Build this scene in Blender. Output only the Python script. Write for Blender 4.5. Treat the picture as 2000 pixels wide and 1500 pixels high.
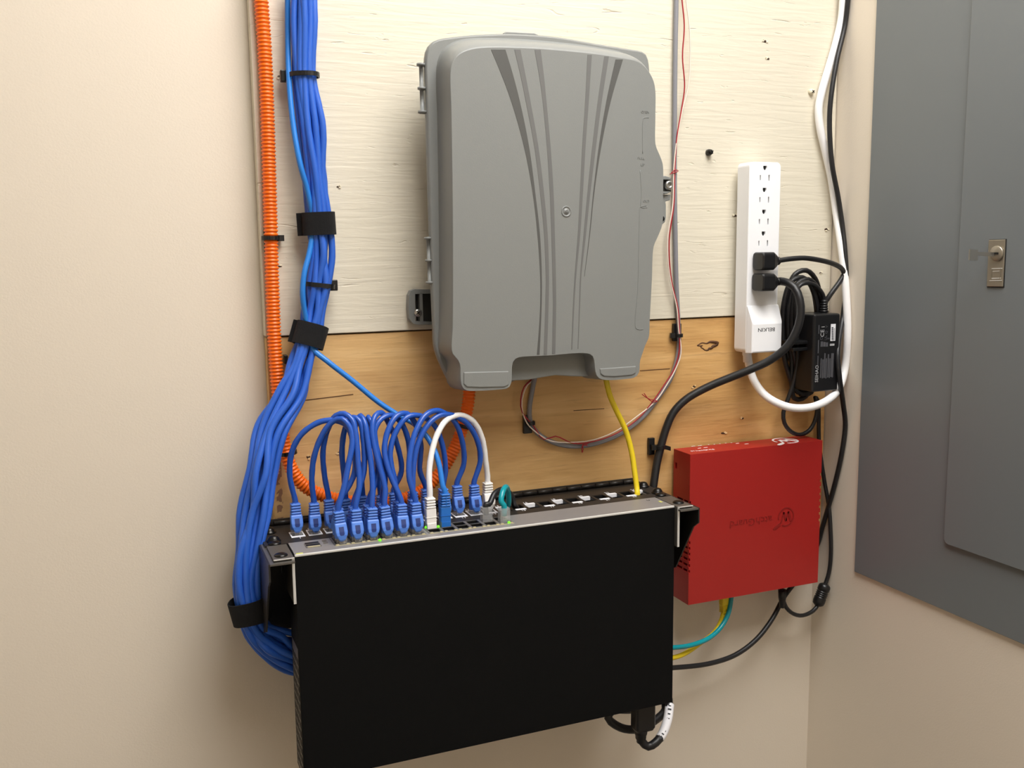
import bpy, bmesh, math, random
from mathutils import Vector, Matrix
random.seed(7)
for o in list(bpy.data.objects): bpy.data.objects.remove(o)
SC = bpy.context.scene
COL = SC.collection
Z0 = 1.25                      # height of the rack's top face above the floor
XR = 0.5572                    # right wall
# ------------------------------------------------------------------ camera
YAW, PITCH, ROLL = 0.385743, 0.139580, -0.012779
CAM = Vector((-0.360856, -1.065006, 0.299695 + Z0)); FPX = 1843.94
ca, sa, cb, sb = math.cos(YAW), math.sin(YAW), math.cos(PITCH), math.sin(PITCH)
FWD = Vector((sa*cb, ca*cb, -sb)); RT = Vector((ca, -sa, 0)); UP = RT.cross(FWD)
RT, UP = math.cos(ROLL)*RT + math.sin(ROLL)*UP, -math.sin(ROLL)*RT + math.cos(ROLL)*UP
cd = bpy.data.cameras.new('camera'); cam = bpy.data.objects.new('camera', cd); COL.objects.link(cam)
cd.sensor_width = 36; cd.lens = FPX*36/2000; cd.clip_start = .01; cd.clip_end = 50
mw = Matrix.Identity(4)
for i in range(3):
    mw[i][0], mw[i][1], mw[i][2], mw[i][3] = RT[i], UP[i], -FWD[i], CAM[i]
cam.matrix_world = mw
SC.camera = cam
# ------------------------------------------------------------------ world, lights, exposure
SC.view_settings.view_transform = 'Standard'; SC.view_settings.look = 'None'
SC.view_settings.gamma = 1; SC.view_settings.use_curve_mapping = False
SC.view_settings.exposure = 0.0
w = bpy.data.worlds.new('world'); SC.world = w; w.use_nodes = True
w.node_tree.nodes['Background'].inputs[0].default_value = (.9, .93, 1, 1)
w.node_tree.nodes['Background'].inputs[1].default_value = 0.05
LAMPS = [((0.15, -0.82), 24.2)]   # ceiling panel centre and watts
# ------------------------------------------------------------------ helpers
def ray(u, v): return RT*((u-1000)/FPX) + UP*((750-v)/FPX) + FWD
def at(u, v, Y):
    r = ray(u, v); return CAM + r*((Y-CAM.y)/r.y)
def atx(u, v, X):
    r = ray(u, v); return CAM + r*((X-CAM.x)/r.x)
def atz(u, v, Z):
    r = ray(u, v); return CAM + r*((Z-CAM.z)/r.z)
def pin(u, v, Y, gap=.006):
    p = at(u, v, Y)
    return p if p.x < XR-gap else atx(u, v, XR-gap)
def pts(l, Y=None):
    return [pin(a[0], a[1], a[2] if len(a) > 2 else Y) for a in l]
def lin(c):
    return tuple((x/255/12.92 if x/255 <= .04045 else ((x/255+.055)/1.055)**2.4) for x in c)
MATS = {}
def mat(name, rgb, rough=.5, metal=0, bump=None, vary=0, vscale=20, emit=0, spec=None, trans=0, coat=0, alpha=1):
    m = bpy.data.materials.new(name); m.use_nodes = True; nt = m.node_tree; b = nt.nodes['Principled BSDF']
    c = lin(rgb); b.inputs['Base Color'].default_value = (*c, 1)
    b.inputs['Roughness'].default_value = rough; b.inputs['Metallic'].default_value = metal
    if spec is not None: b.inputs['Specular IOR Level'].default_value = spec
    if trans: b.inputs['Transmission Weight'].default_value = trans
    if coat: b.inputs['Coat Weight'].default_value = coat
    if alpha < 1: b.inputs['Alpha'].default_value = alpha
    if emit:
        b.inputs['Emission Color'].default_value = (*c, 1); b.inputs['Emission Strength'].default_value = emit
    tc = nt.nodes.new('ShaderNodeTexCoord')
    if vary:
        n = nt.nodes.new('ShaderNodeTexNoise'); n.inputs['Scale'].default_value = vscale; n.inputs['Detail'].default_value = 4
        nt.links.new(tc.outputs['Object'], n.inputs['Vector'])
        mx = nt.nodes.new('ShaderNodeMix'); mx.data_type = 'RGBA'
        mx.inputs[6].default_value = (*[x*(1-vary) for x in c], 1); mx.inputs[7].default_value = (*[min(1, x*(1+vary)) for x in c], 1)
        nt.links.new(n.outputs['Fac'], mx.inputs[0]); nt.links.new(mx.outputs[2], b.inputs['Base Color'])
    if bump:
        sc, st, dist = bump
        n = nt.nodes.new('ShaderNodeTexNoise'); n.inputs['Scale'].default_value = sc; n.inputs['Detail'].default_value = 3
        nt.links.new(tc.outputs['Object'], n.inputs['Vector'])
        bp = nt.nodes.new('ShaderNodeBump'); bp.inputs['Strength'].default_value = st; bp.inputs['Distance'].default_value = dist
        nt.links.new(n.outputs['Fac'], bp.inputs['Height']); nt.links.new(bp.outputs[0], b.inputs['Normal'])
    MATS[name] = m
    return m
def nodes(m): return m.node_tree.nodes, m.node_tree.links, m.node_tree.nodes['Principled BSDF']
ORG = {}
def tag(o, label=None, cat=None, group=None, kind=None):
    if label: o['label'] = label
    if cat: o['category'] = cat
    if group: o['group'] = group
    if kind: o['kind'] = kind
    return o
def thing(name, label, cat, org=(0, 0, 0), group=None):
    o = bpy.data.objects.new(name, None); COL.objects.link(o); o.empty_display_size = .01
    o.location = org; ORG[o] = Vector(org)
    return tag(o, label, cat, group)
def link(name, me, parent=None, org=None):
    o = bpy.data.objects.new(name, me); COL.objects.link(o)
    if parent is not None: o.parent = parent; ORG[o] = ORG[parent]
    else: ORG[o] = Vector(org or (0, 0, 0)); o.location = ORG[o]
    return o
class MB:
    def __init__(s): s.v = []; s.f = []; s.sm = []
    def add(s, vs, fs, smooth=False):
        b = len(s.v); s.v += [Vector(x) for x in vs]; s.f += [[b+i for i in f] for f in fs]; s.sm += [smooth]*len(fs); return s
    def box(s, a, b):
        x0, x1 = sorted((a[0], b[0])); y0, y1 = sorted((a[1], b[1])); z0, z1 = sorted((a[2], b[2]))
        return s.add([(x0,y0,z0),(x1,y0,z0),(x1,y1,z0),(x0,y1,z0),(x0,y0,z1),(x1,y0,z1),(x1,y1,z1),(x0,y1,z1)],
                     [(3,2,1,0),(4,5,6,7),(0,1,5,4),(1,2,6,5),(2,3,7,6),(3,0,4,7)])
    def obox(s, c, ax, ay, az):      # oriented box, half axes
        c, ax, ay, az = map(Vector, (c, ax, ay, az))
        vs = [c+i*ax+j*ay+k*az for i, j, k in ((-1,-1,-1),(1,-1,-1),(1,1,-1),(-1,1,-1),(-1,-1,1),(1,-1,1),(1,1,1),(-1,1,1))]
        return s.add(vs, [(3,2,1,0),(4,5,6,7),(0,1,5,4),(1,2,6,5),(2,3,7,6),(3,0,4,7)])
    def loft(s, rings, smooth=True, cap0=True, cap1=True):
        n = len(rings[0]); vs = [v for r in rings for v in r]; fs = []
        for i in range(len(rings)-1):
            for j in range(n):
                k = (j+1) % n; fs.append((i*n+j, i*n+k, (i+1)*n+k, (i+1)*n+j))
        s.add(vs, fs, smooth)
        b = len(s.v)-len(vs)
        if cap0: s.f.append([b+j for j in range(n)][::-1]); s.sm.append(False)
        if cap1: s.f.append([b+(len(rings)-1)*n+j for j in range(n)]); s.sm.append(False)
        return s
    def tube(s, path, r, n=10, cap=True, lobes=0, amp=0., twist=0., e=1.0):
        # r: number or function of (arc length, total)
        path = [Vector(p) for p in path]; L = [0]
        for a, b in zip(path, path[1:]): L.append(L[-1]+(b-a).length)
        T = []
        for i in range(len(path)):
            d = path[min(i+1, len(path)-1)]-path[max(i-1, 0)]; T.append(d.normalized())
        ref = Vector((0, -1, 0)) if abs(T[0].y) < .9 else Vector((1, 0, 0))
        U = (ref-T[0]*ref.dot(T[0])).normalized(); rings = []
        for i, p in enumerate(path):
            U = (U-T[i]*U.dot(T[i])).normalized(); W = T[i].cross(U)
            rr = r(L[i], L[-1]) if callable(r) else r
            ring = []
            for k in range(n):
                a = 2*math.pi*k/n
                q = rr*(1+amp*math.sin(lobes*a+twist*L[i])) if lobes else rr
                ring.append(p+(U*math.cos(a)*e+W*math.sin(a))*q)
            rings.append(ring)
        return s.loft(rings, True, cap, cap)
    def prism(s, poly, d, smooth=False):
        d = Vector(d); n = len(poly)
        return s.loft([[Vector(p) for p in poly], [Vector(p)+d for p in poly]], smooth)
    def lathe(s, c, axis, prof, n=20):      # prof: (along axis, radius)
        c = Vector(c); ax = Vector(axis).normalized()
        ref = Vector((0, 0, 1)) if abs(ax.z) < .9 else Vector((1, 0, 0))
        U = (ref-ax*ref.dot(ax)).normalized(); W = ax.cross(U)
        rings = [[c+ax*h+(U*math.cos(2*math.pi*k/n)+W*math.sin(2*math.pi*k/n))*max(r, 1e-5) for k in range(n)] for h, r in prof]
        return s.loft(rings, True)
    def mesh(s, name, org=Vector()):
        me = bpy.data.meshes.new(name); me.from_pydata([v-org for v in s.v], [], s.f)
        me.polygons.foreach_set('use_smooth', s.sm); me.validate()
        bm = bmesh.new(); bm.from_mesh(me); bmesh.ops.recalc_face_normals(bm, faces=bm.faces); bm.to_mesh(me); bm.free()
        return me
    def build(s, name, m, parent=None, org=None, bevel=0, seg=2):
        o_ = ORG[parent] if parent is not None else Vector(org or (0, 0, 0))
        me = s.mesh(name, o_); me.materials.append(MATS[m] if isinstance(m, str) else m)
        o = link(name, me, parent, org)
        if bevel:
            md = o.modifiers.new('bevel', 'BEVEL'); md.width = bevel; md.segments = seg; md.limit_method = 'ANGLE'; md.angle_limit = .6
            md.harden_normals = False
        return o
def cut(o, cutter):
    me = cutter.mesh('cut', ORG[o]); c = bpy.data.objects.new('cut', me); COL.objects.link(c)
    if o.parent: c.parent = o.parent
    else: c.location = o.location
    md = o.modifiers.new('b', 'BOOLEAN'); md.operation = 'DIFFERENCE'; md.object = c; md.solver = 'EXACT'
    bpy.context.view_layer.update()
    dg = bpy.context.evaluated_depsgraph_get(); nm = bpy.data.meshes.new_from_object(o.evaluated_get(dg))
    mats = [m for m in o.data.materials]; o.modifiers.clear(); o.data = nm
    nm.materials.clear()
    for m in mats: nm.materials.append(m)
    nm.polygons.foreach_set('material_index', [0]*len(nm.polygons))
    bpy.data.objects.remove(c); return o
def spline(P, step=.006, closed=False):
    P = [Vector(p) for p in P]; n = len(P); out = []
    g = (lambda i: P[i % n]) if closed else (lambda i: P[max(0, min(n-1, i))] if 0 <= i < n else (P[0]*2-P[1] if i < 0 else P[-1]*2-P[-2]))
    for i in range(n if closed else n-1):
        p0, p1, p2, p3 = g(i-1), g(i), g(i+1), g(i+2)
        k = max(2, int((p2-p1).length/step))
        t0 = 0; t1 = max(1e-6, (p1-p0).length)**.5; t2 = t1+max(1e-6, (p2-p1).length)**.5; t3 = t2+max(1e-6, (p3-p2).length)**.5
        for j in range(k):
            t = t1+(t2-t1)*j/k
            A1 = p0*((t1-t)/t1)+p1*(t/t1); A2 = p1*((t2-t)/(t2-t1))+p2*((t-t1)/(t2-t1)); A3 = p2*((t3-t)/(t3-t2))+p3*((t-t2)/(t3-t2))
            B1 = A1*((t2-t)/t2)+A2*(t/t2); B2 = A2*((t3-t)/(t3-t1))+A3*((t-t1)/(t3-t1))
            out.append(B1*((t2-t)/(t2-t1))+B2*((t-t1)/(t2-t1)))
    if not closed: out.append(P[-1])
    return out
def text(name, s, size, org, right, up, m, parent, ext=.0002, font=None, align='CENTER', sx=1):
    cu = bpy.data.curves.new('t', 'FONT'); cu.body = s; cu.size = size; cu.extrude = ext; cu.align_x = align; cu.align_y = 'CENTER'; cu.resolution_u = 2
    t = bpy.data.objects.new('t', cu); COL.objects.link(t); bpy.context.view_layer.update()
    me = bpy.data.meshes.new_from_object(t.evaluated_get(bpy.context.evaluated_depsgraph_get())); bpy.data.objects.remove(t)
    R_ = Vector(right).normalized(); U_ = Vector(up).normalized(); N = R_.cross(U_)
    o_ = ORG[parent]
    for v in me.vertices: v.co = Vector(org)-o_ + R_*v.co.x*sx + U_*v.co.y + N*v.co.z
    me.materials.clear(); me.materials.append(MATS[m])
    return link(name, me, parent)
def rrect(w, h, r, n=4):          # rounded rectangle outline, centred
    o = []
    for cx, cy, a0 in ((w/2-r, h/2-r, 0), (-w/2+r, h/2-r, 90), (-w/2+r, -h/2+r, 180), (w/2-r, -h/2+r, 270)):
        for i in range(n+1):
            a = math.radians(a0+90*i/n); o.append((cx+r*math.cos(a), cy+r*math.sin(a)))
    return o
def resample(P, n):
    P = [Vector(p) for p in P]; L = [0]
    for i in range(len(P)): L.append(L[-1]+(P[(i+1) % len(P)]-P[i]).length)
    out = []; j = 0
    for k in range(n):
        t = L[-1]*k/n
        while L[j+1] < t: j += 1
        a = (t-L[j])/max(1e-9, L[j+1]-L[j]); out.append(P[j].lerp(P[(j+1) % len(P)], a))
    return out
def offs(P, d):                    # offset closed polyline in xz plane outward by d
    n = len(P); c = sum(P, Vector())/n; A = sum(P[i].x*P[(i+1) % n].z-P[(i+1) % n].x*P[i].z for i in range(n)); sg = 1 if A > 0 else -1
    N = []
    for i in range(n):
        t = (P[(i+1) % n]-P[i-1]).normalized(); N.append(Vector((t.z, 0, -t.x))*sg)
    for _ in range(2): N = [(N[i-1]+N[i]*2+N[(i+1) % n]).normalized() for i in range(n)]
    return [P[i]+N[i]*d for i in range(n)]
def screw(name, c, axis, r, m, parent, h=.002, dark='slot_dark', label=None):
    b = MB().lathe(c, axis, [(0, r), (h*.35, r), (h*.75, r*.8), (h, r*.35), (h, 0)], 16).build(name, m, parent)
    ax = Vector(axis).normalized(); ref = Vector((0, 0, 1)) if abs(ax.z) < .9 else Vector((1, 0, 0)); U = (ref-ax*ref.dot(ax)).normalized(); W = ax.cross(U)
    q = MB(); cc = Vector(c)+ax*h*.92
    a = math.radians(35); U, W = U*math.cos(a)+W*math.sin(a), W*math.cos(a)-U*math.sin(a)
    q.obox(cc, U*r*.55, W*r*.13, ax*h*.14); q.obox(cc, U*r*.13, W*r*.55, ax*h*.14)
    q.build('drive_recess', dark, b)
    if label: b['label'] = label
    return b
# ------------------------------------------------------------------ materials
mat('drywall', (225, 214, 198), .75, bump=(520, .22, .0005), vary=.025, vscale=3)
mat('ceiling_white', (235, 232, 225), .8); mat('floor_vinyl', (92, 88, 82), .5, vary=.1)
mat('orange_pvc', (252, 112, 12), .38); mat('blue_pvc', (44, 98, 200), .42); mat('blue_patch', (36, 84, 178), .26)
mat('blue_boot', (76, 124, 212), .45); mat('blue_window', (16, 42, 108), .5)
mat('sky_pvc', (40, 124, 212), .35); mat('sky_boot', (28, 105, 190), .4)
mat('white_pvc', (246, 244, 243), .35); mat('white_plastic', (250, 250, 252), .3); mat('white_boot', (240, 236, 230), .45)
mat('yellow_pvc', (236, 208, 36), .4); mat('teal_pvc', (12, 146, 158), .25); mat('gray_pvc', (136, 136, 142), .45)
mat('red_wire', (165, 28, 38), .45); mat('white_wire', (238, 222, 208), .5)
mat('black_rubber', (26, 26, 28), .42); mat('black_plastic', (20, 20, 22), .35); mat('velcro', (10, 10, 13), .95, bump=(2500, .8, .001))
mat('black_nylon', (17, 17, 19), .35); mat('black_cover', (14, 14, 14), .75, bump=(1500, .15, .0005), spec=.12)
mat('black_steel', (44, 41, 38), .42, metal=.3, bump=(1800, .15, .0003)); mat('bracket_steel', (104, 100, 94), .42, metal=.5)
mat('panel_black', (34, 31, 29), .5); mat('port_black', (6, 6, 7), .5); mat('slot_dark', (12, 11, 10), .6)
mat('switch_grey', (140, 137, 136), .4, metal=.25); mat('bare_edge', (225, 225, 222), .35, metal=.35)
mat('zinc', (190, 188, 182), .3, metal=.9); mat('dark_screw', (48, 47, 46), .28, metal=.8); mat('contact', (196, 186, 150), .4, metal=.3)
mat('jack_shield', (122, 120, 116), .4, metal=.5)
mat('clear_plastic', (205, 205, 205), .12, alpha=.35)
mat('label_white', (240, 240, 244), .5); mat('ink', (40, 40, 46), .6); mat('grey_print', (170, 170, 172), .6); mat('dim_print', (78, 78, 82), .6)
mat('led_green', (110, 235, 40), .4, emit=.9); mat('led_dim', (35, 60, 30), .4); mat('yellow_tag', (205, 205, 110), .5)
mat('enclosure_grey', (129, 131, 129), .42, bump=(900, .18, .0004)); mat('enclosure_dark', (82, 82, 80), .5); mat('enclosure_mid', (105, 105, 104), .5)
mat('enclosure_black', (52, 51, 48), .6)
mat('red_paint', (164, 30, 26), .45, bump=(1400, .12, .0004)); mat('red_deep', (70, 10, 8), .6); mat('red_relief_shade', (138, 24, 21), .45)
mat('panel_grey', (112, 117, 120), .34, bump=(700, .06, .0004)); mat('panel_edge', (90, 80, 68), .6); mat('brushed', (160, 152, 138), .35, metal=.75)
mat('wood_hole', (58, 36, 20), .8); mat('wood_chip', (222, 190, 140), .8); mat('paint_chip', (232, 222, 196), .8); mat('knot', (84, 52, 26), .7)
mat('lamp_frame', (230, 230, 228), .5); mat('lamp_diffuser', (255, 252, 245), .5, emit=3)
mat('adapter_side', (22, 21, 20), .55)
# painted plywood: cream paint with grain lines showing through
def painted_wood():
    m = mat('painted_wood', (240, 230, 204), .5); N, L, b = nodes(m)
    tc = N.new('ShaderNodeTexCoord'); mp = N.new('ShaderNodeMapping'); mp.inputs['Scale'].default_value = (14, 1, 170); L.new(tc.outputs['Object'], mp.inputs[0])
    n1 = N.new('ShaderNodeTexNoise'); n1.inputs['Scale'].default_value = 1; n1.inputs['Detail'].default_value = 6; n1.inputs['Distortion'].default_value = .6; L.new(mp.outputs[0], n1.inputs['Vector'])
    mp2 = N.new('ShaderNodeMapping'); mp2.inputs['Scale'].default_value = (24, 1, 160); mp2.inputs['Location'].default_value = (3, 0, 9); L.new(tc.outputs['Object'], mp2.inputs[0])
    n2 = N.new('ShaderNodeTexNoise'); n2.inputs['Scale'].default_value = 1; n2.inputs['Detail'].default_value = 3; n2.inputs['Distortion'].default_value = .8; L.new(mp2.outputs[0], n2.inputs['Vector'])
    cr = N.new('ShaderNodeValToRGB'); cr.color_ramp.elements[0].position = .66; cr.color_ramp.elements[1].position = .76; L.new(n2.outputs['Fac'], cr.inputs[0])
    sub = N.new('ShaderNodeMath'); sub.operation = 'MULTIPLY_ADD'; sub.inputs[1].default_value = -1.2; L.new(cr.outputs[0], sub.inputs[0]); L.new(n1.outputs['Fac'], sub.inputs[2])
    bp = N.new('ShaderNodeBump'); bp.inputs['Strength'].default_value = .55; bp.inputs['Distance'].default_value = .0011; L.new(sub.outputs[0], bp.inputs['Height']); L.new(bp.outputs[0], b.inputs['Normal'])
    mx = N.new('ShaderNodeMix'); mx.data_type = 'RGBA'; mx.inputs[6].default_value = (*lin((222, 214, 195)), 1); mx.inputs[7].default_value = (*lin((206, 195, 170)), 1)
    mm = N.new('ShaderNodeMath'); mm.operation = 'MULTIPLY'; mm.inputs[1].default_value = .55; L.new(cr.outputs[0], mm.inputs[0]); L.new(mm.outputs[0], mx.inputs[0]); L.new(mx.outputs[2], b.inputs['Base Color'])
painted_wood()
def raw_wood():
    m = mat('raw_wood', (190, 142, 84), .6); N, L, b = nodes(m)
    tc = N.new('ShaderNodeTexCoord'); mp = N.new('ShaderNodeMapping'); mp.inputs['Scale'].default_value = (4, 1, 26); L.new(tc.outputs['Object'], mp.inputs[0])
    n1 = N.new('ShaderNodeTexNoise'); n1.inputs['Scale'].default_value = 1; n1.inputs['Detail'].default_value = 5; n1.inputs['Distortion'].default_value = 1.4; L.new(mp.outputs[0], n1.inputs['Vector'])
    cr = N.new('ShaderNodeValToRGB'); E_ = cr.color_ramp.elements
    E_[0].position = .3; E_[0].color = (*lin((192, 144, 84)), 1); E_[1].position = .72; E_[1].color = (*lin((228, 186, 126)), 1)
    e = E_.new(.5); e.color = (*lin((212, 166, 104)), 1); L.new(n1.outputs['Fac'], cr.inputs[0])
    mp2 = N.new('ShaderNodeMapping'); mp2.inputs['Scale'].default_value = (18, 1, 230); L.new(tc.outputs['Object'], mp2.inputs[0])
    n2 = N.new('ShaderNodeTexNoise'); n2.inputs['Scale'].default_value = 1; n2.inputs['Detail'].default_value = 4; n2.inputs['Distortion'].default_value = .5; L.new(mp2.outputs[0], n2.inputs['Vector'])
    c2 = N.new('ShaderNodeValToRGB'); c2.color_ramp.elements[0].position = .60; c2.color_ramp.elements[1].position = .78; L.new(n2.outputs['Fac'], c2.inputs[0])
    mx = N.new('ShaderNodeMix'); mx.data_type = 'RGBA'; mx.inputs[7].default_value = (*lin((120, 78, 38)), 1); L.new(cr.outputs[0], mx.inputs[6])
    mm = N.new('ShaderNodeMath'); mm.operation = 'MULTIPLY'; mm.inputs[1].default_value = .42; L.new(c2.outputs[0], mm.inputs[0]); L.new(mm.outputs[0], mx.inputs[0])
    # stamped red-brown print along the left margin of the sheet
    sp = N.new('ShaderNodeSeparateXYZ'); L.new(tc.outputs['Object'], sp.inputs[0])
    a = N.new('ShaderNodeMath'); a.operation = 'LESS_THAN'; a.inputs[1].default_value = .011; L.new(sp.outputs[0], a.inputs[0])
    n3 = N.new('ShaderNodeTexNoise'); n3.inputs['Scale'].default_value = 160; n3.inputs['Detail'].default_value = 2; L.new(tc.outputs['Object'], n3.inputs['Vector'])
    g = N.new('ShaderNodeMath'); g.operation = 'GREATER_THAN'; g.inputs[1].default_value = .5; L.new(n3.outputs['Fac'], g.inputs[0])
    a3 = N.new('ShaderNodeMath'); a3.operation = 'GREATER_THAN'; a3.inputs[1].default_value = .004; L.new(sp.outputs[0], a3.inputs[0])
    k = N.new('ShaderNodeMath'); k.operation = 'MULTIPLY'; L.new(a.outputs[0], k.inputs[0]); L.new(g.outputs[0], k.inputs[1])
    k2 = N.new('ShaderNodeMath'); k2.operation = 'MULTIPLY'; L.new(k.outputs[0], k2.inputs[0]); L.new(a3.outputs[0], k2.inputs[1])
    mx2 = N.new('ShaderNodeMix'); mx2.data_type = 'RGBA'; mx2.inputs[7].default_value = (*lin((128, 84, 64)), 1); L.new(mx.outputs[2], mx2.inputs[6]); L.new(k2.outputs[0], mx2.inputs[0])
    # paler towards the left end of the sheet
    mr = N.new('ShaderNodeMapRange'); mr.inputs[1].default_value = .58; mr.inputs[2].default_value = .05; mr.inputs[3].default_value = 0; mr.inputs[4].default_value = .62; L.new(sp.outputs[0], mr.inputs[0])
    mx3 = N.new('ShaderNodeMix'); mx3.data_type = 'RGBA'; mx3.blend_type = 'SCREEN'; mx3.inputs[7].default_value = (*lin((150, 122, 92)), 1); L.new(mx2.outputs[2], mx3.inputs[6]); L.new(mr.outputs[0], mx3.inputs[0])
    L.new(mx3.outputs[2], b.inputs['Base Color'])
    bp = N.new('ShaderNodeBump'); bp.inputs['Strength'].default_value = .5; bp.inputs['Distance'].default_value = .0007; L.new(n2.outputs['Fac'], bp.inputs['Height']); L.new(bp.outputs[0], b.inputs['Normal'])
raw_wood()
# ================================================================== the setting
XL, YF, ZC = -1.75, -2.3, 2.62
def struct(name, mb, m, bevel=0):
    o = mb.build(name, m, None, None, bevel); o['kind'] = 'structure'; return o
struct('wall_back', MB().box((XL, .018, 0), (XR, .12, ZC)), 'drywall')
struct('wall_right', MB().box((XR, YF, 0), (XR+.1, .12, ZC)), 'drywall')
struct('wall_left', MB().box((XL-.1, YF, 0), (XL, .12, ZC)), 'drywall')
struct('wall_front', MB().box((XL-.1, YF-.1, 0), (XR+.1, YF, ZC)), 'drywall')
struct('floor', MB().box((XL-.1, YF-.1, -.05), (XR+.1, .12, 0)), 'floor_vinyl')
struct('ceiling', MB().box((XL-.1, YF-.1, ZC), (XR+.1, .12, ZC+.05)), 'ceiling_white')
for i, ((lx, ly), W) in enumerate(LAMPS):
    t = thing('ceiling_light', 'recessed flat ceiling light panel above the equipment board', 'ceiling light', (lx, ly, ZC))
    hw, hh = .42, .50
    fr = MB()
    for a, b_ in (((lx-hw-.03, ly-hh-.03), (lx+hw+.03, ly-hh)), ((lx-hw-.03, ly+hh), (lx+hw+.03, ly+hh+.03)), ((lx-hw-.03, ly-hh), (lx-hw, ly+hh)), ((lx+hw, ly-hh), (lx+hw+.03, ly+hh))):
        fr.box((*a, ZC-.02), (*b_, ZC))
    fr.build('frame', 'lamp_frame', t); MB().box((lx-hw, ly-hh, ZC-.008), (lx+hw, ly+hh, ZC)).build('diffuser', 'lamp_diffuser', t)
    ld = bpy.data.lights.new('panel_lamp', 'AREA'); ld.shape = 'RECTANGLE'; ld.size = 2*hw; ld.size_y = 2*hh; ld.energy = W; ld.color = (.985, .99, 1.0)
    lo = bpy.data.objects.new('panel_lamp', ld); COL.objects.link(lo); lo.parent = t; lo.location = (0, 0, -.022)
# ------------------------------------------------------------------ plywood boards
PX0 = -.2214
def hole(u, v, parent, w=.006, h=.0035, chip='paint_chip', Y=0.):
    c = at(u, v, Y); P = []
    for k in range(9):
        a = 2*math.pi*k/9; q = .7+.5*random.random(); P.append(Vector((c.x+w/2*q*math.cos(a), Y-.0004, c.z+h/2*q*math.sin(a))))
    MB().prism(P, (0, .0006, 0)).build('nail_hole', 'wood_hole', parent)
    for k in range(2):
        a = random.uniform(0, 6.28); q = c+Vector((w*.55*math.cos(a), 0, h*.6*math.sin(a)))
        MB().prism([q+Vector((w*.45*math.cos(b)*random.uniform(.5, 1), -.0012*random.random()-.0003, h*.4*math.sin(b))) for b in (0, 1.4, 2.6, 3.9, 5.1)], (0, .0008, 0)).build('splinter', chip, parent)
ZS = Z0+.2100
up_ = MB().box((PX0, 0, ZS), (XR-.0015, .0175, 2.45)).build('plywood_board', 'painted_wood', None, (PX0, .018, ZS), .0008)
tag(up_, 'cream painted plywood board behind the grey enclosure and power strip', 'board')
screw('screw', at(1383, 298, 0), (0, -1, 0), .0042, 'dark_screw', up_, .009, label='black screw head standing proud of the board')
screw('screw', at(1583, 180, 0), (0, -1, 0), .0040, 'paint_chip', up_, .006, label='paint splashed screw head')
for u, v in ((1494, 81), (1436, 421), (1614, 448), (548, 150), (1500, 115)): hole(u, v, up_)
for u, v in ((1603, 533), (660, 365), (547, 520)): hole(u, v, up_, .004, .002)
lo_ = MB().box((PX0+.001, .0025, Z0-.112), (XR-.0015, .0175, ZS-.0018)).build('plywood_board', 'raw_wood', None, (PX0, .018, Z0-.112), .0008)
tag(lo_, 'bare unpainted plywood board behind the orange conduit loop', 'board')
for u, v in ((602, 893), (665, 884), (1412, 846), (1355, 755), (1450, 817)): hole(u, v, lo_, .0075 if u in (665, 1412) else .005, .003, 'wood_chip', .0025)
def knot(u, v):
    c = at(u, v, .0025); P = []
    for k in range(22):
        a = 2*math.pi*k/22; r = 1+.35*math.sin(3*a+.6)+.15*math.sin(7*a)
        P.append(c+Vector((.0125*r*math.cos(a), 0, .0045*r*math.sin(a)+.0015*math.sin(2*a))))
    MB().tube([p+Vector((0, .0005, 0)) for p in spline(P, .002, True)]+[P[0]+Vector((0, .0005, 0))], lambda s, L: .0010+.0012*max(0, math.sin(s*90+1)), 6).build('knot', 'knot', lo_)
knot(1380, 675)
for (u0, v0, u1, v1) in ((1250, 724, 1308, 720), (1120, 802, 1180, 798), (585, 783, 690, 770)):
    a, b_ = at(u0, v0, .0025), at(u1, v1, .0025)
    MB().obox((a+b_)/2, (b_-a)/2, (0, .0004, 0), (0, 0, .0004)).build('grain_crack', 'knot', lo_)
# ================================================================== grey enclosure
YFL, YFA = -.060, -.098
enc = thing('network_enclosure', 'large grey plastic wall enclosure with curved stripes on its lid', 'enclosure', at(1060, 740, 0))
FACE = [(881,134),(887,118),(898,106),(910,100),(926,95.5),(959,93),(1000,93.5),(1049,95.5),(1116,101),(1170,107),(1217,114.5),(1240,119),(1255,127),(1268,142),(1277,160),(1280,178),(1280,230),(1280.5,284),(1286,298),(1293,315),(1295,326),(1295,380),(1294,436),(1290,450),(1282,468),(1276.5,482),(1273,550),(1269,624),(1267,660),(1261,672),(1255,690),(1250,705),(1248,728),(1240,737),(1222,740),(1200,742),(1176,741),(1167,736),(1163,724),(1161,704),(1157,694),(1146,690),(1120,690),(1074,694),(1030,696),(1012,698),(1004,703),(1000,715),(999,745),(994,757),(970,761),(937,763),(910,762),(902,753),(900,735),(899,712),(893,700),(884,690),(884.5,640),(885,596),(885,480),(884,350),(882,220)]
face = resample(spline([at(u, v, YFA) for u, v in FACE], .004, True), 260)
def offs2(P, d):
    Q = offs(P, d); out = []
    for p, q in zip(P, Q):
        n = (q-p); k = 1
        if n.length > 0:
            h = n.z/n.length; k = .34*(1-h*h) + (1.3*h*h if h > 0 else .2*h*h)
        out.append(p+n*k)
    return out
prof = [(.0150, -.0610), (.0120, -.0635), (.0104, -.0700), (.0084, -.0800), (.0060, -.0880), (.0040, -.0930), (.0020, -.0962), (.0007, -.0976), (0, YFA)]
lid = MB()
rings = []
for d, y in prof:
    R_ = offs2(face, d) if d else face
    rings.append([Vector((p.x, y, p.z)) for p in R_])
lid.loft(rings, True, False, True)
lid_o = lid.build('lid', 'enclosure_grey', enc)
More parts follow.
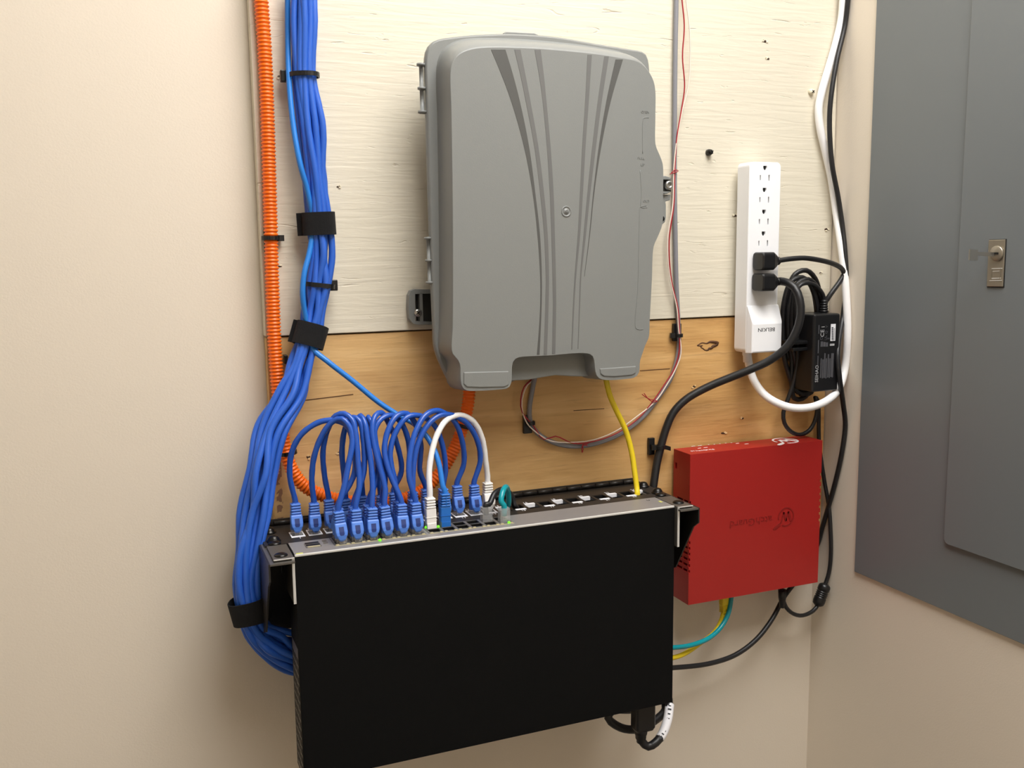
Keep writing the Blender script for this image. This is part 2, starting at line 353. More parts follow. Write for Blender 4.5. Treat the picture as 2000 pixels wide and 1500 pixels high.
FL = [at(u, v, YFL) for u, v in [(850,683),(847,641),(845,600),(838,400),(832,180),(830,125),(833,100),(840,86),(852,78.5),(900,71),(950,67.5),(1000,66.5),(1080,72),(1170,87),(1235,97.5),(1253,101),(1262,108),(1266,122)]]
top_z = FL[-1].z; xr = FL[-1].x+.002
FL += [Vector((xr, YFL, z)) for z in (top_z-.03, top_z-.1, top_z-.2, Z0+.22, Z0+.20)] + [Vector((xr-.012, YFL, Z0+.172)), Vector((xr-.018, YFL, Z0+.155)), at(1160, 733, YFL), at(1085, 731, YFL), at(1060, 734, YFL), at(1010, 741, YFL), at(985, 752, YFL), at(930, 757, YFL), at(890, 758, YFL), at(882, 752, YFL)]
fl = resample(spline(FL, .004, True), 200)
def ring(P, d, y): return [Vector((p.x, y, p.z)) for p in (offs(P, d) if d else P)]
MB().loft([ring(fl, -.003, -.0515), ring(fl, 0, -.054), ring(fl, 0, -.0605), ring(fl, -.002, -.0625)], True).build('flange', 'enclosure_grey', enc)
MB().loft([ring(fl, -.034, -.001), ring(fl, -.030, -.052)], True).build('base', 'enclosure_grey', enc)
sk = [at(u, v, -.078) for u, v in [(990,690),(1168,684),(1166,735),(1140,735.5),(1116,735),(1085,733),(1060,737),(1032,742),(1001,743.5),(990,744)]]
MB().prism(sk, (0, .016, 0)).build('skirt', 'enclosure_grey', enc, bevel=.001)
for F_ in ([(906,727),(994,725),(994,752),(985,756),(940,757),(912,756),(906,750)], [(1172,720),(1243,715),(1242,729),(1234,733),(1200,736),(1180,735),(1173,730)]):
    MB().prism([at(u, v, YFA-.0012) for u, v in F_], (0, .002, 0)).build('foot_pad', 'enclosure_grey', lid_o, bevel=.001, seg=2)
def k1(l): return [(780+x0*.28, 780+x1*.28, 40+y*.28) for x0, x1, y in l]
def k2(l): return [(780+x0*.28, 780+x1*.28, 400+y*.28) for x0, x1, y in l]
STR = [
 ('enclosure_dark', k1([(640,740,203),(702,785,350),(780,840,560),(870,905,880),(930,948,1200),(964,981,1495)])+k2([(983,994,500),(983,993,700),(972,985,900),(960,978,1045)])),
 ('enclosure_mid', k1([(803,845,203),(845,880,380),(882,914,560),(942,970,880),(982,1009,1200),(1010,1035,1495)])+k2([(1022,1044,500),(1019,1041,700),(1008,1030,1045)])),
 ('enclosure_mid', k1([(944,986,205),(975,1008,380),(1000,1026,560),(1030,1055,880),(1050,1076,1200),(1061,1085,1495)])+k2([(1069,1092,500),(1072,1094,700),(1066,1088,1040)])),
 ('enclosure_mid', k1([(1313,1343,240),(1297,1322,560),(1276,1299,880),(1261,1281,1200),(1245,1262,1495)])+k2([(1223,1234,500),(1212,1221,700),(1200,1206,1010)])),
 ('enclosure_mid', k1([(1430,1462,250),(1385,1413,560),(1346,1372,880),(1313,1333,1200),(1286,1302,1495)])+k2([(1262,1270,500),(1255,1261,700),(1245,1249,1005)])),
 ('enclosure_dark', k1([(1508,1560,272),(1445,1476,560),(1392,1409,880),(1353,1361,1200),(1325,1330,1495)])+k2([(1290,1292,500)])),
]
for m, S in STR:
    A = spline([at(a, y, YFA-.0003) for a, b_, y in S], .006); B = spline([at(b_, y, YFA-.0003) for a, b_, y in S], .006)
    n = min(len(A), len(B)); A = [A[int(i*(len(A)-1)/(n-1))] for i in range(n)]; B = [B[int(i*(len(B)-1)/(n-1))] for i in range(n)]
    mb = MB(); d = Vector((0, .0006, 0))
    mb.loft([[a, b_, b_+d, a+d] for a, b_ in zip(A, B)], False); mb.build('stripe', m, lid_o)
c = at(1106, 413, YFA)
MB().lathe(c, (0, -1, 0), [(0, .0062), (.0006, .0060), (.0006, .0048), (.0001, .0046), (.0001, .0032), (.0006, .003), (.0006, 0)], 28).build('embossed_mark', 'enclosure_grey', lid_o)
text('embossed_letter', 'C', .004, c+Vector((0, -.0008, 0)), (1, 0, 0), (0, 0, 1), 'enclosure_mid', lid_o, .0002)
for L_ in ([(1267,230),(1257,230.5),(1255.5,236),(1255,300)], [(1250,332),(1253,380),(1252,405),(1264,405)], [(1262,402),(1250,404),(1249,420),(1246,560),(1243,642),(1256,643)]):
    MB().tube(spline([at(u, v, YFA) for u, v in L_], .003), .00045, 6).build('embossed_line', 'enclosure_grey', lid_o)
for (u, v, s, w_) in ((1260, 219, 'OPEN', .0042), (1252, 309, 'PULL', .0042), (1255, 322, 'UP', .0042), (1262, 393, 'OUT', .004)):
    text('embossed_word', s, w_, at(u, v, YFA-.0001), (1, 0, 0), (0, 0, 1), 'enclosure_grey', lid_o, .0003)
for (u0, v0, u1, v1) in ((822, 124, 825, 221), (836.5, 463, 839.5, 554)):
    h = MB(); a, b_ = at(u0, v0, -.057), at(u1, v1, -.057); d = (b_-a); L = d.length
    hg = thing('hinge', None, None, a) if False else None
    h.lathe(a, d, [(0, .0048), (.0025, .0048), (.0025, .0022), (L/2-.0012, .0022), (L/2-.0012, .0045), (L/2+.0012, .0045), (L/2+.0012, .0022), (L-.0025, .0022), (L-.0025, .0048), (L, .0048)], 16); h.lathe(a+Vector((.0055, 0, 0)), d, [(0, .0014), (L, .0014)], 8)
    for q in (.0012, L/2, L-.0012): h.obox(a+d.normalized()*q+Vector((.005, .001, 0)), (.007, 0, 0), (0, .003, 0), (0, 0, .0016))
    h.box(a+Vector((.004, .002, 0)), b_+Vector((.006, .0045, 0)))
    h.build('hinge', 'enclosure_grey', enc)
# mounting lug with slot and screw
lg = [at(u, v, -.012) for u, v in [(860,566),(812,565),(803,568),(799,577),(798,600),(800,622),(806,631),(816,634),(845,634),(862,640)]]
lug = MB()
lug.prism([at(u, v, -.012) for u, v in [(811,565),(803,568),(799,577),(798,600),(800,622),(806,631),(811,633)]], (0, .0105, 0))
lug.prism([at(u, v, -.012) for u, v in [(811,565),(862,566),(862,573),(811,574)]], (0, .0105, 0))
lug.prism([at(u, v, -.012) for u, v in [(811,627),(862,630),(862,640),(845,634),(816,634),(811,633)]], (0, .0105, 0))
lug.prism([at(u, v, -.012) for u, v in [(819.5,572),(825,572),(827,630),(820.5,630)]], (0, .0105, 0))
lug = lug.build('mounting_lug', 'enclosure_grey', enc)
MB().box(at(824, 572, -.004), at(862, 632, -.0035)).build('lug_floor', 'enclosure_black', lug)
MB().box(at(812, 575, -.004), at(819, 626, -.0035)).build('lug_slot', 'slot_dark', lug)
screw('mounting_screw', at(816, 611, -.0125), (0, -1, 0), .0046, 'zinc', enc, .0022)
MB().prism([at(u, v, -.008) for u, v in [(983,80),(984,64.5),(988,61.5),(1044,64.5),(1052,68),(1056,82)]], (0, .007, 0)).build('top_lug', 'enclosure_grey', enc, bevel=.001)
la = MB().prism([at(u, v, -.062) for u, v in [(1240,346),(1300,343.5),(1309,346),(1313,353),(1313.5,366),(1310,375),(1303,379),(1240,379)]], (0, .012, 0)).build('latch', 'enclosure_grey', enc, bevel=.001)
cut(la, MB().box(at(1277, 347.5, -.08), at(1309.5, 374.5, -.056)))
MB().box(at(1280, 347, -.0565), at(1309, 375, -.055)).build('latch_recess', 'enclosure_black', la)
MB().lathe(at(1303, 362, -.056), (0, -1, 0), [(0, .0058), (.004, .0058), (.0062, .0045), (.0062, .0022), (.003, .0020), (.003, 0)], 20).build('latch_bolt', 'zinc', la)
MB().prism([at(u, v, -.058) for u, v in [(1245,380),(1310,380),(1309,391),(1300,393.5),(1301,400),(1301,425),(1299,434),(1293,439),(1245,440)]], (0, .008, 0)).build('latch_tab', 'enclosure_grey', enc, bevel=.0008)
MB().lathe(at(1294, 427, -.0585), (0, -1, 0), [(0, .0028), (.0004, .0028), (.0004, 0)], 16).build('tab_hole', 'slot_dark', enc)
# ================================================================== electrical panel on the right wall
pe = thing('electrical_panel', 'grey steel electrical panel with locked door on the right wall', 'electrical panel', (XR, -.32, Z0-.148))
YE, ZE = -.071, Z0-.148
cov = [(XR-.0005, y, z) for y, z in ((YE, ZE), (YE, Z0+1.0), (YE-.52, Z0+1.0), (YE-.52, ZE))]
MB().prism(cov, (-.0032, 0, 0)).build('cover_plate', 'panel_grey', pe, bevel=.0008)
dp = [Vector((XR-.0034, YE-.154-.20+a, Z0+.43+b_)) for a, b_ in rrect(.40, .984, .007)]
MB().prism(dp, (-.0042, 0, 0)).build('door', 'panel_grey', pe, bevel=.0006)
dg = [Vector((XR-.0031, YE-.154-.20+a, Z0+.43+b_)) for a, b_ in rrect(.402, .986, .008)]
MB().prism(dg, (-.0004, 0, 0)).build('door_gap', 'slot_dark', pe)
XD = XR-.0076
lk = MB().prism([atx(u, v, XD) for u, v in [(1933.5,468.5),(1965.5,467.5),(1960.5,560),(1929.5,559.5)]], (-.0022, 0, 0)).build('lock_plate', 'brushed', pe, bevel=.0006)
MB().prism([atx(u, v, XD) for u, v in [(1932.5,467.5),(1966.5,466.5),(1961.5,562),(1928.5,561.5)]], (-.0005, 0, 0)).build('lock_gap', 'slot_dark', pe)
ck = atx(1948, 495, XD-.0022)
cyl = MB().lathe(ck, (-1, 0, 0), [(0, .0086), (.0018, .0086), (.0024, .0078), (.0024, 0)], 24).build('lock_cylinder', 'brushed', lk)
MB().obox(ck+Vector((-.0026, 0, 0)), (.0004, 0, 0), (0, .0035, 0), (0, 0, .0012)).build('keyway', 'slot_dark', cyl)
MB().obox(ck+Vector((-.016, .002, -.0005)), (.0145, 0, -.0006), (0, .0004, 0), (0, 0, .0022)).obox(ck+Vector((-.034, .002, -.0012)), (.006, 0, -.0003), (0, .0009, 0), (0, 0, .006)).build('key', 'zinc', cyl)
for (a, b_, c_, d) in ((1937, 524, 1958, 525.4), (1939, 529.5, 1952, 530.5), (1937, 543, 1955, 544.6), (1933, 547.5, 1957, 548.8)):
    MB().prism([atx(a, b_, XD-.0022), atx(c_, b_-.6, XD-.0022), atx(c_, d-.6, XD-.0022), atx(a, d, XD-.0022)], (-.0004, 0, 0)).build('embossed_bar', 'bare_edge', lk)
for a in (1936.5, 1953.5):
    MB().prism([atx(a, 524, XD-.0022), atx(a+1.5, 524, XD-.0022), atx(a+.2, 546, XD-.0022), atx(a-1.3, 546, XD-.0022)], (-.0004, 0, 0)).build('embossed_bar', 'brushed', lk)
# ================================================================== wall rack bracket, patch panel, network switch
YS, HS = -.1354, .2446
T = .0018
br = thing('rack_bracket', 'black hinged steel wall bracket holding the patch panel and switch', 'rack bracket', (0, 0, Z0-.10))
for s in (-1, 1):
    x = s*.2485
    P = [(x, y, Z0+z) for y, z in ((-.006, -.002), (-.147, -.002), (-.147, -.020), (-.136, -.028), (-.098, -.090), (-.006, -.128))]
    MB().prism(P, (-s*T, 0, 0)).build('side_plate', 'black_steel', br)
    MB().box((x-s*T, -.030, Z0-.004), (s*.2225, -.147, Z0-.0022)).build('rail', 'bracket_steel', br)
    MB().box((x, -.0036, Z0-.128), (s*.2330, -.006, Z0-.002)).build('wall_tab', 'black_steel', br)
MB().box((-.2485, -.001, Z0-.128), (.2440, -.0035, Z0+.003)).build('wall_plate', 'black_steel', br, bevel=.0006)
MB().box((-.2480, -.0125, Z0-.0042), (.2480, -.034, Z0-.0022)).build('hinge_leaf', 'black_steel', br)
kx = -.2440; w_ = (.2420-kx)/24
for k in range(24):
    x0 = kx+w_*k
    MB().lathe((x0+.0004, -.0085-(.0006 if k % 2 else 0), Z0+.0004), (1, 0, 0), [(0, .0026), (w_-.0008, .0026)], 12).build('hinge_knuckle', 'black_steel', br)
# patch panel
pp = thing('patch_bay', 'black rack patch panel with numbered ports behind the switch', 'patch panel', (0, -.063, Z0))
plate = MB().box((-.2440, -.0340, Z0-.0018), (.2440, -.0900, Z0)).build('face_plate', 'panel_black', pp)
def ppx(k): return (218.2-18.46*(24-k))/1000
cm = MB()
for k in range(1, 25): cm.box((ppx(k)-.0076, -.0505, Z0-.01), (ppx(k)+.0076, -.0735, Z0+.01))
cut(plate, cm)
pm = MB()
for (a, b_) in (((-.0076, -.0505), (.0076, -.0525)), ((-.0076, -.0715), (.0076, -.0735)), ((-.0076, -.0525), (-.0066, -.0715)), ((.0066, -.0525), (.0076, -.0715))):
    pm.box((a[0], a[1], -.014), (b_[0], b_[1], -.0004))
pm.box((-.0076, -.0505, -.0155), (.0076, -.0735, -.014)); pm_me = pm.mesh('port'); pm_me.materials.append(MATS['port_black'])
lm = MB().box((-.0066, -.0022, -.004), (.0066, .0022, .0003)).mesh('port_label'); lm.materials.append(MATS['label_white'])
for k in range(1, 25):
    o = link('port', pm_me, pp); o.location = (ppx(k), .063, 0)
    yl = -.0528 if k % 2 == 0 else -.0706
    o = link('port_label', lm, pp); o.location = (ppx(k), yl+.063, 0)
    yn = -.0468 if k % 2 == 0 else -.0766
    text('port_number', str(k), .0062, (ppx(k)+(.001 if k % 2 else -.003), yn, Z0+.0001), (1, 0, 0), (0, 1, 0), 'label_white', pp, .0001)
jf = MB()
for (a, b_) in (((-.0074, -.0107), (.0074, -.0075)), ((-.0074, .0072), (.0074, .0100)), ((-.0074, -.0075), (-.0060, .0072)), ((.0060, -.0075), (.0074, .0072))):
    jf.box((a[0], a[1], -.003), (b_[0], b_[1], .0004))
jf = jf.mesh('jack_face'); jf.materials.append(MATS['label_white'])
for k in range(1, 14):
    o = link('jack_face', jf, pp); o.location = (ppx(k), .063-.0622, 0)
MB().box((-.2200, -.0430, Z0-.032), (.2200, -.0860, Z0-.016)).build('back_board', 'panel_black', pp)
for (x, y) in ((-.2330, -.0430), (-.2330, -.0765), (.2350, -.0385), (.2350, -.0735)):
    MB().lathe((x, y, Z0), (0, 0, 1), [(0, .0075), (.0012, .0075), (.002, .0062), (.0035, .0058), (.0058, .0040), (.0066, .0015), (.0066, 0)], 20).build('bolt', 'dark_screw', pp)
# switch
sw = thing('network_switch', 'black network switch hung edge-up with ports facing up', 'network switch', (0, -.1135, Z0-HS))
body = MB().box((-.2215, YS, Z0-HS), (.2215, -.0915, Z0-.0006)).build('body', 'black_cover', sw, bevel=.0006)
cols = [(-169+16.3*c+(4 if c > 5 else 0))/1000 for c in range(12)]
RF, RB = -.1125, -.0995
fp = MB().box((-.2205, YS+.0022, Z0-.0008), (.2205, -.0918, Z0+.0006)).build('face_plate', 'switch_grey', sw)
MB().box((-.2210, YS-.0002, Z0-.0016), (.2212, YS+.0020, Z0+.0009)).build('front_lip', 'bare_edge', sw, bevel=.0006)
bx = [(cols[0]-.0085, cols[5]+.0085), (cols[6]-.0085, cols[11]+.0085)]
for o in (fp, body):
    cm = MB()
    for x0, x1 in bx: cm.box((x0-.0002, -.1207, Z0-.0135), (x1+.0002, -.0928, Z0+.02))
    cut(o, cm)
pmb = MB()
for y0, y1 in ((-.0062, -.0052), (.0052, .0062)): pmb.box((-.0068, y0, -.010), (.0068, y1, .0004))
for x0, x1 in ((-.0068, -.0058), (.0058, .0068)): pmb.box((x0, -.0052, -.010), (x1, .0052, .0004))
pmb.box((-.0068, -.0062, -.012), (.0068, .0062, -.010)); pj = pmb.mesh('jack'); pj.materials.append(MATS['port_black'])
tb = MB().box((-.0016, -.0006, 0), (.0016, .0022, .0013)).mesh('ground_tab'); tb.materials.append(MATS['contact'])
for x0, x1 in bx:
    blk = MB().box((x0, -.1205, Z0-.013), (x1, -.0930, Z0+.0009)).build('jack_block', 'jack_shield', sw)
    cm = MB()
    for c in cols:
        if x0 < c < x1:
            for y in (RF, RB): cm.box((c-.0066, y-.006, Z0-.02), (c+.0066, y+.006, Z0+.01))
    cut(blk, cm)
    o_ = ORG[sw]
    for c in cols:
        if x0 < c < x1:
            for y in (RF, RB):
                o = link('jack', pj, blk); o.location = (c-o_.x, y-o_.y, Z0-o_.z)
            for dx in (-.0055, .0055):
                o = link('ground_tab', tb, blk); o.location = (c+dx-o_.x, -.1215-o_.y, Z0+.0002-o_.z)
MB().box((x0+.0, -.1228, Z0+.0004), (x1, -.1214, Z0+.0009)).build('shield_strip', 'contact', sw)
MB().box((bx[0][0], -.1228, Z0+.0004), (bx[0][1], -.1214, Z0+.0009)).build('shield_strip', 'contact', sw)
cj = MB()
cj.box((-.2060, -.1165, Z0+.0004), (-.1900, -.1020, Z0+.0011)).build('console_bezel', 'jack_shield', sw)
MB().box((-.2050, -.1125, Z0+.0008), (-.1910, -.1075, Z0+.0014)).box((-.2050, -.1050, Z0+.0008), (-.1910, -.1005, Z0+.0014)).build('console_jack', 'port_black', sw)
MB().box((-.2045, -.1168, Z0+.0008), (-.1915, -.1135, Z0+.0014)).build('console_contacts', 'contact', sw)
for (x, y) in ((-.1845, -.1010), (-.1845, -.1085)):
    MB().box((x-.0022, y-.0014, Z0+.0004), (x+.0022, y+.0014, Z0+.0016)).build('status_window', 'jack_shield', sw)
MB().box((-.2190, -.1335, Z0+.0005), (-.2120, -.1302, Z0+.0009)).build('tag', 'yellow_tag', sw)
for (u, v, m) in ((742, 1052, 'led_green'), (775, 1036, 'led_dim'), (832, 1027.5, 'led_green'), (856, 1026, 'led_green'), (994, 1018, 'led_green')):
    p = atz(u, v, Z0+.003); MB().lathe((p.x, p.y, Z0+.0005), (0, 0, 1), [(0, .0016), (.0018, .0016), (.0024, .0008), (.0024, 0)], 12).build('port_light', m, sw)
p = atz(1290, 981, Z0); MB().box((p.x-.0015, p.y-.003, Z0+.0005), (p.x+.0015, p.y+.003, Z0+.0009)).build('power_light', 'yellow_tag', sw)
text('badge', 'U', .006, (.2060, -.1010, Z0+.0007), (1, 0, 0), (0, 1, 0), 'ink', sw, .0001)
vm = MB().box((-.0004, -.0045, -.0030), (.0003, .0045, .0030)).mesh('vent_slot'); vm.materials.append(MATS['slot_dark'])
sm_ = MB().box((-.2217, YS+.004, Z0-HS+.004), (-.2213, -.096, Z0-.10)).build('side_panel', 'bracket_steel', sw)
for k in range(13):
    for y in (-.126, -.113, -.101):
        o = link('vent_slot', vm, sm_); o.location = (-.2216, y+.1135, HS-.115-.0098*k)
for s in (-1, 1):
    x = s*.2215
    MB().box((x+s*.0010, -.0925, Z0-.0016), (s*.2425, -.1405, Z0+.0002)).build('rack_ear', 'bracket_steel', sw)
    MB().box((x+s*.0008, YS-.0052, Z0-.0005), (s*.2425, YS-.0066, Z0+.0004)).build('ear_edge', 'bare_edge', sw)
    MB().box((x+s*.0006, -.0925, Z0-.048), (x+s*.0030, -.1400, Z0-.0016)).build('ear_flange', 'bracket_steel', sw)
    MB().box((x+s*.0006, -.1400, Z0-.048), (x+s*.0032, -.1412, Z0+.0004)).build('flange_edge', 'bare_edge', sw)
    for y in (-.0860 if s < 0 else -.0840, -.1290 if s < 0 else -.1240):
        MB().lathe((s*.2335, y, Z0), (0, 0, 1), [(-.018, .0016), (-.002, .0018), (0, .0018), (0, .0068), (.001, .0068), (.0022, .0052), (.0030, .0028), (.0030, 0)], 18).build('ear_screw', 'dark_screw', sw)
# ================================================================== orange conduit
def seg_tie(name_parent, P, T, r, m='black_nylon', head=None, name='cable_tie', half=.0022):
    T = T.normalized(); ref = FWD; A = T.cross(ref).normalized(); B = A.cross(T).normalized(); mb = MB(); n = 24; rings = []
    for hl, rr in ((-half, r), (-half, r+.0014), (half, r+.0014), (half, r)):
        rings.append([P+T*hl+(A*math.cos(2*math.pi*k/n)+B*math.sin(2*math.pi*k/n))*rr for k in range(n)])
    rings.append(rings[0]); mb.loft(rings, False, False, False)
    if head is not None:
        a = math.radians(head); d = A*math.cos(a)+B*math.sin(a); q = T.cross(d)
        mb.obox(P+d*(r+.003), d*.0032, q*.0035, T*.0032)
    return mb
con = thing('corrugated_conduit', 'orange corrugated conduit looping from the ceiling into the grey enclosure', 'conduit', at(700, 985, 0))
cp = pts([(506,-60,-.0092),(510,0,-.0092),(517,100,-.0092),(523,250,-.0092),(528,420,-.0092),(532,560,-.0092),(537,680,-.0092),(543,760,-.010),(550,830,-.013),(563,900,-.018),(590,945,-.022),(632,968,-.024),(690,981,-.026),(760,981,-.026),(826,957,-.025),(872,905,-.023),(900,845,-.022),(914,790,-.022),(917,750,-.022),(917,725,-.022)])
def conr(s, L):
    return .0071+.0007*max(-1, min(1, 1.5*math.sin(2*math.pi*s/.0040)))
MB().tube(spline(cp, .0008), conr, 14).build('tube', 'orange_pvc', con)
def tieon(u, v, Y, u2, v2, r, label, head=None, half=.0022, name='cable_tie'):
    P, Q = at(u, v, Y), at(u2, v2, Y); mb = seg_tie(None, P, Q-P, r, head=head, half=half)
    return tag(mb.build(name, 'black_nylon', None, P), label, 'cable tie')
tieon(528, 465, -.0092, 529, 490, .0082, 'black cable tie strapping the straight run of orange conduit to the board', 35)
MB_ = MB().box(at(514, 448, -.0005), at(521, 492, -.0045)); tag(MB_.build('tie_mount', 'black_nylon', None, at(517, 492, 0), bevel=.0006), 'black adhesive tie mount peeking out left of the orange conduit', 'cable mount')
tieon(563, 884, -.0165, 566, 900, .0083, 'black cable tie on the orange conduit beside the fanned blue cables', 200)
tieon(905, 832, -.022, 900, 850, .0083, 'black cable tie on the orange conduit behind the white patch cable', 20)
o = MB().box(at(552, 692, .0015), at(563, 711, -.010)); tag(o.build('tie_mount', 'black_nylon', None, at(558, 711, 0), bevel=.001), 'small black tie mount between orange conduit and blue cables', 'cable mount')
# ================================================================== blue cable bundle
BC = [(592,-45,-.022,.0095,.008),(592,40,-.022,.0095,.008),(594,147,-.022,.0095,.008),(605,250,-.024,.0115,.008),(614,345,-.024,.0115,.008),(623,437,-.024,.0110,.008),(625.5,500,-.024,.0105,.008),(622,557,-.024,.0110,.008),(616,610,-.025,.0105,.008),(606,655,-.027,.0100,.008),(588,712,-.032,.0110,.009),(571,765,-.038,.0125,.010),(530+5,840,-.048,.0160,.011),(512,920,-.056,.0165,.012),(497,1000,-.062,.0130,.012),(484,1080,-.066,.0108,.011),(481,1140,-.069,.0100,.011),(488,1190,-.070,.0105,.010),(506,1230,-.069,.0120,.011),(535,1256,-.067,.0150,.011),(575,1276,-.065,.0175,.011),(640,1290,-.063,.0200,.010),(720,1295,-.062,.022,.010)]
bcp = [at(u, v, Y) for u, v, Y, *_ in BC]
bT = [(bcp[min(i+1, len(bcp)-1)]-bcp[max(i-1, 0)]).normalized() for i in range(len(bcp))]
bA = [t.cross(FWD).normalized() for t in bT]          # lateral: to the left of the picture where the run goes down
ORD0 = ['first', 'second', 'third', 'fourth', 'fifth']
OFF = [(-1,0),(-.66,-.65),(-.24,-1),(.22,-1),(.64,-.7),(1,0),(-.55,.5),(0,.65),(.55,.5),(-.1,-.2),(.42,-.15)]
for i, (a, d) in enumerate(OFF):
    rnd = random.Random(40+i); P = []
    for k, (u, v, Y, hw, hd) in enumerate(BC):
        tight = k in (2, 5, 9, 17); j = .05 if tight else .30
        P.append(bcp[k]-bA[k]*hw*(a+rnd.uniform(-j, j))+FWD*hd*(d+rnd.uniform(-j, j)))
    o = MB().tube(spline(P, .006), .0037, 10, lobes=4, amp=.03, twist=300).build('ethernet_cable', 'blue_pvc', None, P[-1])
    if i == 5: lab = 'blue cable at the right edge of the large bundle'
    elif i == 0: lab = 'blue cable at the left edge of the large bundle'
    elif i < 5: lab = 'blue cable at the front of the large bundle, %s from its left edge' % ORD0[i]
    else: lab = 'royal blue cable within the large bundle beside the orange conduit'
    tag(o, lab, 'cable', 'blue cables in the large bundle')
def band(name, label, cat, m, ks, hw, hd, half, thick=.0012, tab=None, e=.75, shift=0):
    P = bcp[ks]+bT[ks]*shift; T, A = bT[ks], bA[ks]; B = A.cross(T).normalized(); n = 32; mb = MB(); rings = []
    def sup(k, w, h):
        c, s = math.cos(2*math.pi*k/n), math.sin(2*math.pi*k/n)
        return A*math.copysign(abs(c)**e, c)*w + B*math.copysign(abs(s)**e, s)*h
    for hl, th in ((-half, 0), (-half, thick), (half, thick), (half, 0)):
        rings.append([P+T*hl+sup(k, hw+th, hd+th) for k in range(n)])
    rings.append(rings[0]); mb.loft(rings, False, False, False)
    if tab: mb.obox(P-A*(hw+tab*.4)-B*hd*.1, A*tab, T*half, B*.0012)
    return tag(mb.build(name, m, None, P), label, cat)
VG = 'black hook and loop wraps on the blue cables'
band('cable_wrap', 'wide black fabric wrap on blue cables level with the enclosure centre', 'cable wrap', 'velcro', 5, .0165, .0125, .0122, tab=.005)['group'] = VG
band('cable_wrap', 'wide black fabric wrap on blue cables at the seam of the boards', 'cable wrap', 'velcro', 9, .0160, .0135, .0125, tab=.004)['group'] = VG
band('cable_wrap', 'lowest black fabric wrap on blue cables left of the switch', 'cable wrap', 'velcro', 17, .0190, .0145, .0125)['group'] = VG
b1 = band('cable_tie', 'thin black cable tie round the blue bundle near its top', 'cable tie', 'black_nylon', 2, .0150, .0125, .0024, e=.9)
b2 = band('cable_tie', 'thin black cable tie round the blue bundle between two fabric wraps', 'cable tie', 'black_nylon', 7, .0168, .0125, .0024, e=.9)
for bo, (u, v, Y) in ((b1, (555, 149, -.014)), (b2, (651, 557, -.020))):
    c = at(u, v, Y); mb = MB().obox(c, (.0042, 0, 0), (0, .004, 0), (0, 0, .006)).obox(c+Vector((.002, .001, .003)), (.002, 0, .001), (0, .0045, 0), (0, 0, .002)); ORG[bo] = bo.location.copy()
    mb.build('tie_head', 'black_nylon', bo, bevel=.0008)
# ================================================================== connectors
def boot_mesh(name, ribs=4, guard=True, split=False):
    mb = MB()
    def rr(z, hw, y0, y1, r=.0012):
        return [Vector((x, y+(y0+y1)/2, z)) for x, y in rrect(2*hw, y1-y0, min(r, hw*.9, (y1-y0)*.45), 3)]
    mb.loft([rr(.0045, .0058, -.0042, .0044), rr(.0200, .0058, -.0042, .0044), rr(.0215, .0050, -.0038, .0038)], False)
    if guard:
        mb.loft([rr(.0020, .0022, -.0078, -.0040), rr(.0040, .0036, -.0092, -.0036), rr(.0085, .0058, -.0098, -.003), rr(.0120, .0064, -.0090, -.002), rr(.0195, .0062, -.0062, 0), rr(.0208, .0058, -.0052, 0)], False)
    z = .0212; hs = .0030
    mb.loft([rr(.020, .0038, -.0033, .0033), rr(.0335, .0036, -.0031, .0031)], False)
    for k in range(ribs):
        w = .0055-.0001*k; mb.loft([rr(z+.0003, w-.0005, -.0046, .0046), rr(z+.0008, w, -.0050, .0050), rr(z+.0018, w, -.0050, .0050), rr(z+.0023, w-.0005, -.0046, .0046)], False); z += hs
    if split: mb.box((-.0004, -.0052, .0215), (.0004, .0052, .0325))
    if not guard: mb.box((-.0061, -.0046, .011), (.0061, .0048, .0115)); mb.box((-.0052, -.0052, -.001), (.0052, .0052, .0046))
    return mb.mesh(name)
def win_mesh():
    mb = MB()
    f = lambda z: -.0062-(.0195-z)*(.0028/.0075) if z > .012 else (-.0090-(.012-z)*(.0008/.0035))
    rows = [[Vector((-hw, f(z)-.00015, z)), Vector((hw, f(z)-.00015, z)), Vector((hw, f(z)+.001, z)), Vector((-hw, f(z)+.001, z))] for z, hw in ((.0172, .0026), (.0121, .0026), (.0119, .0026), (.0100, .0026), (.0090, .0021), (.0086, .0012))]
    mb.loft(rows, False); return mb.mesh('latch_window')
def tip_mesh():
    return MB().box((-.0056, -.0040, -.006), (.0056, .0040, .0050)).box((-.003, -.0058, -.003), (.003, -.0048, .0030)).mesh('plug_tip')
BOOT = {}
for nm, m, kw in (('blue', 'blue_boot', {}), ('white', 'white_boot', dict(guard=False)), ('sky', 'sky_boot', dict(guard=False, ribs=5, split=True)), ('whiteg', 'white_boot', {})):
    me = boot_mesh('connector', **{**dict(ribs=4), **kw}); me.materials.append(MATS[m]); BOOT[nm] = me
WIN = win_mesh(); WIN.materials.append(MATS['blue_window']); TIP = tip_mesh(); TIP.materials.append(MATS['clear_plastic'])
BARE = MB().box((-.0058, -.0041, -.006), (.0058, .0041, .0150)).mesh('connector'); BARE.materials.append(MATS['clear_plastic'])
def connector(t, base, kind, flip=False, tilt=(0, 0)):
    o = link('connector', BOOT[kind], t); o.location = Vector(base)-ORG[t]
    o.rotation_euler = (tilt[0], tilt[1], math.pi if flip else 0)
    q = bpy.data.objects.new('plug_tip', TIP); COL.objects.link(q); q.parent = o
    if kind == 'blue':
        q = bpy.data.objects.new('latch_window', WIN); COL.objects.link(q); q.parent = o
    M = Matrix.Rotation(math.pi if flip else 0, 3, 'Z') @ Matrix.Rotation(tilt[1], 3, 'Y') @ Matrix.Rotation(tilt[0], 3, 'X')
    return Vector(base)+M @ Vector((0, 0, .0325))
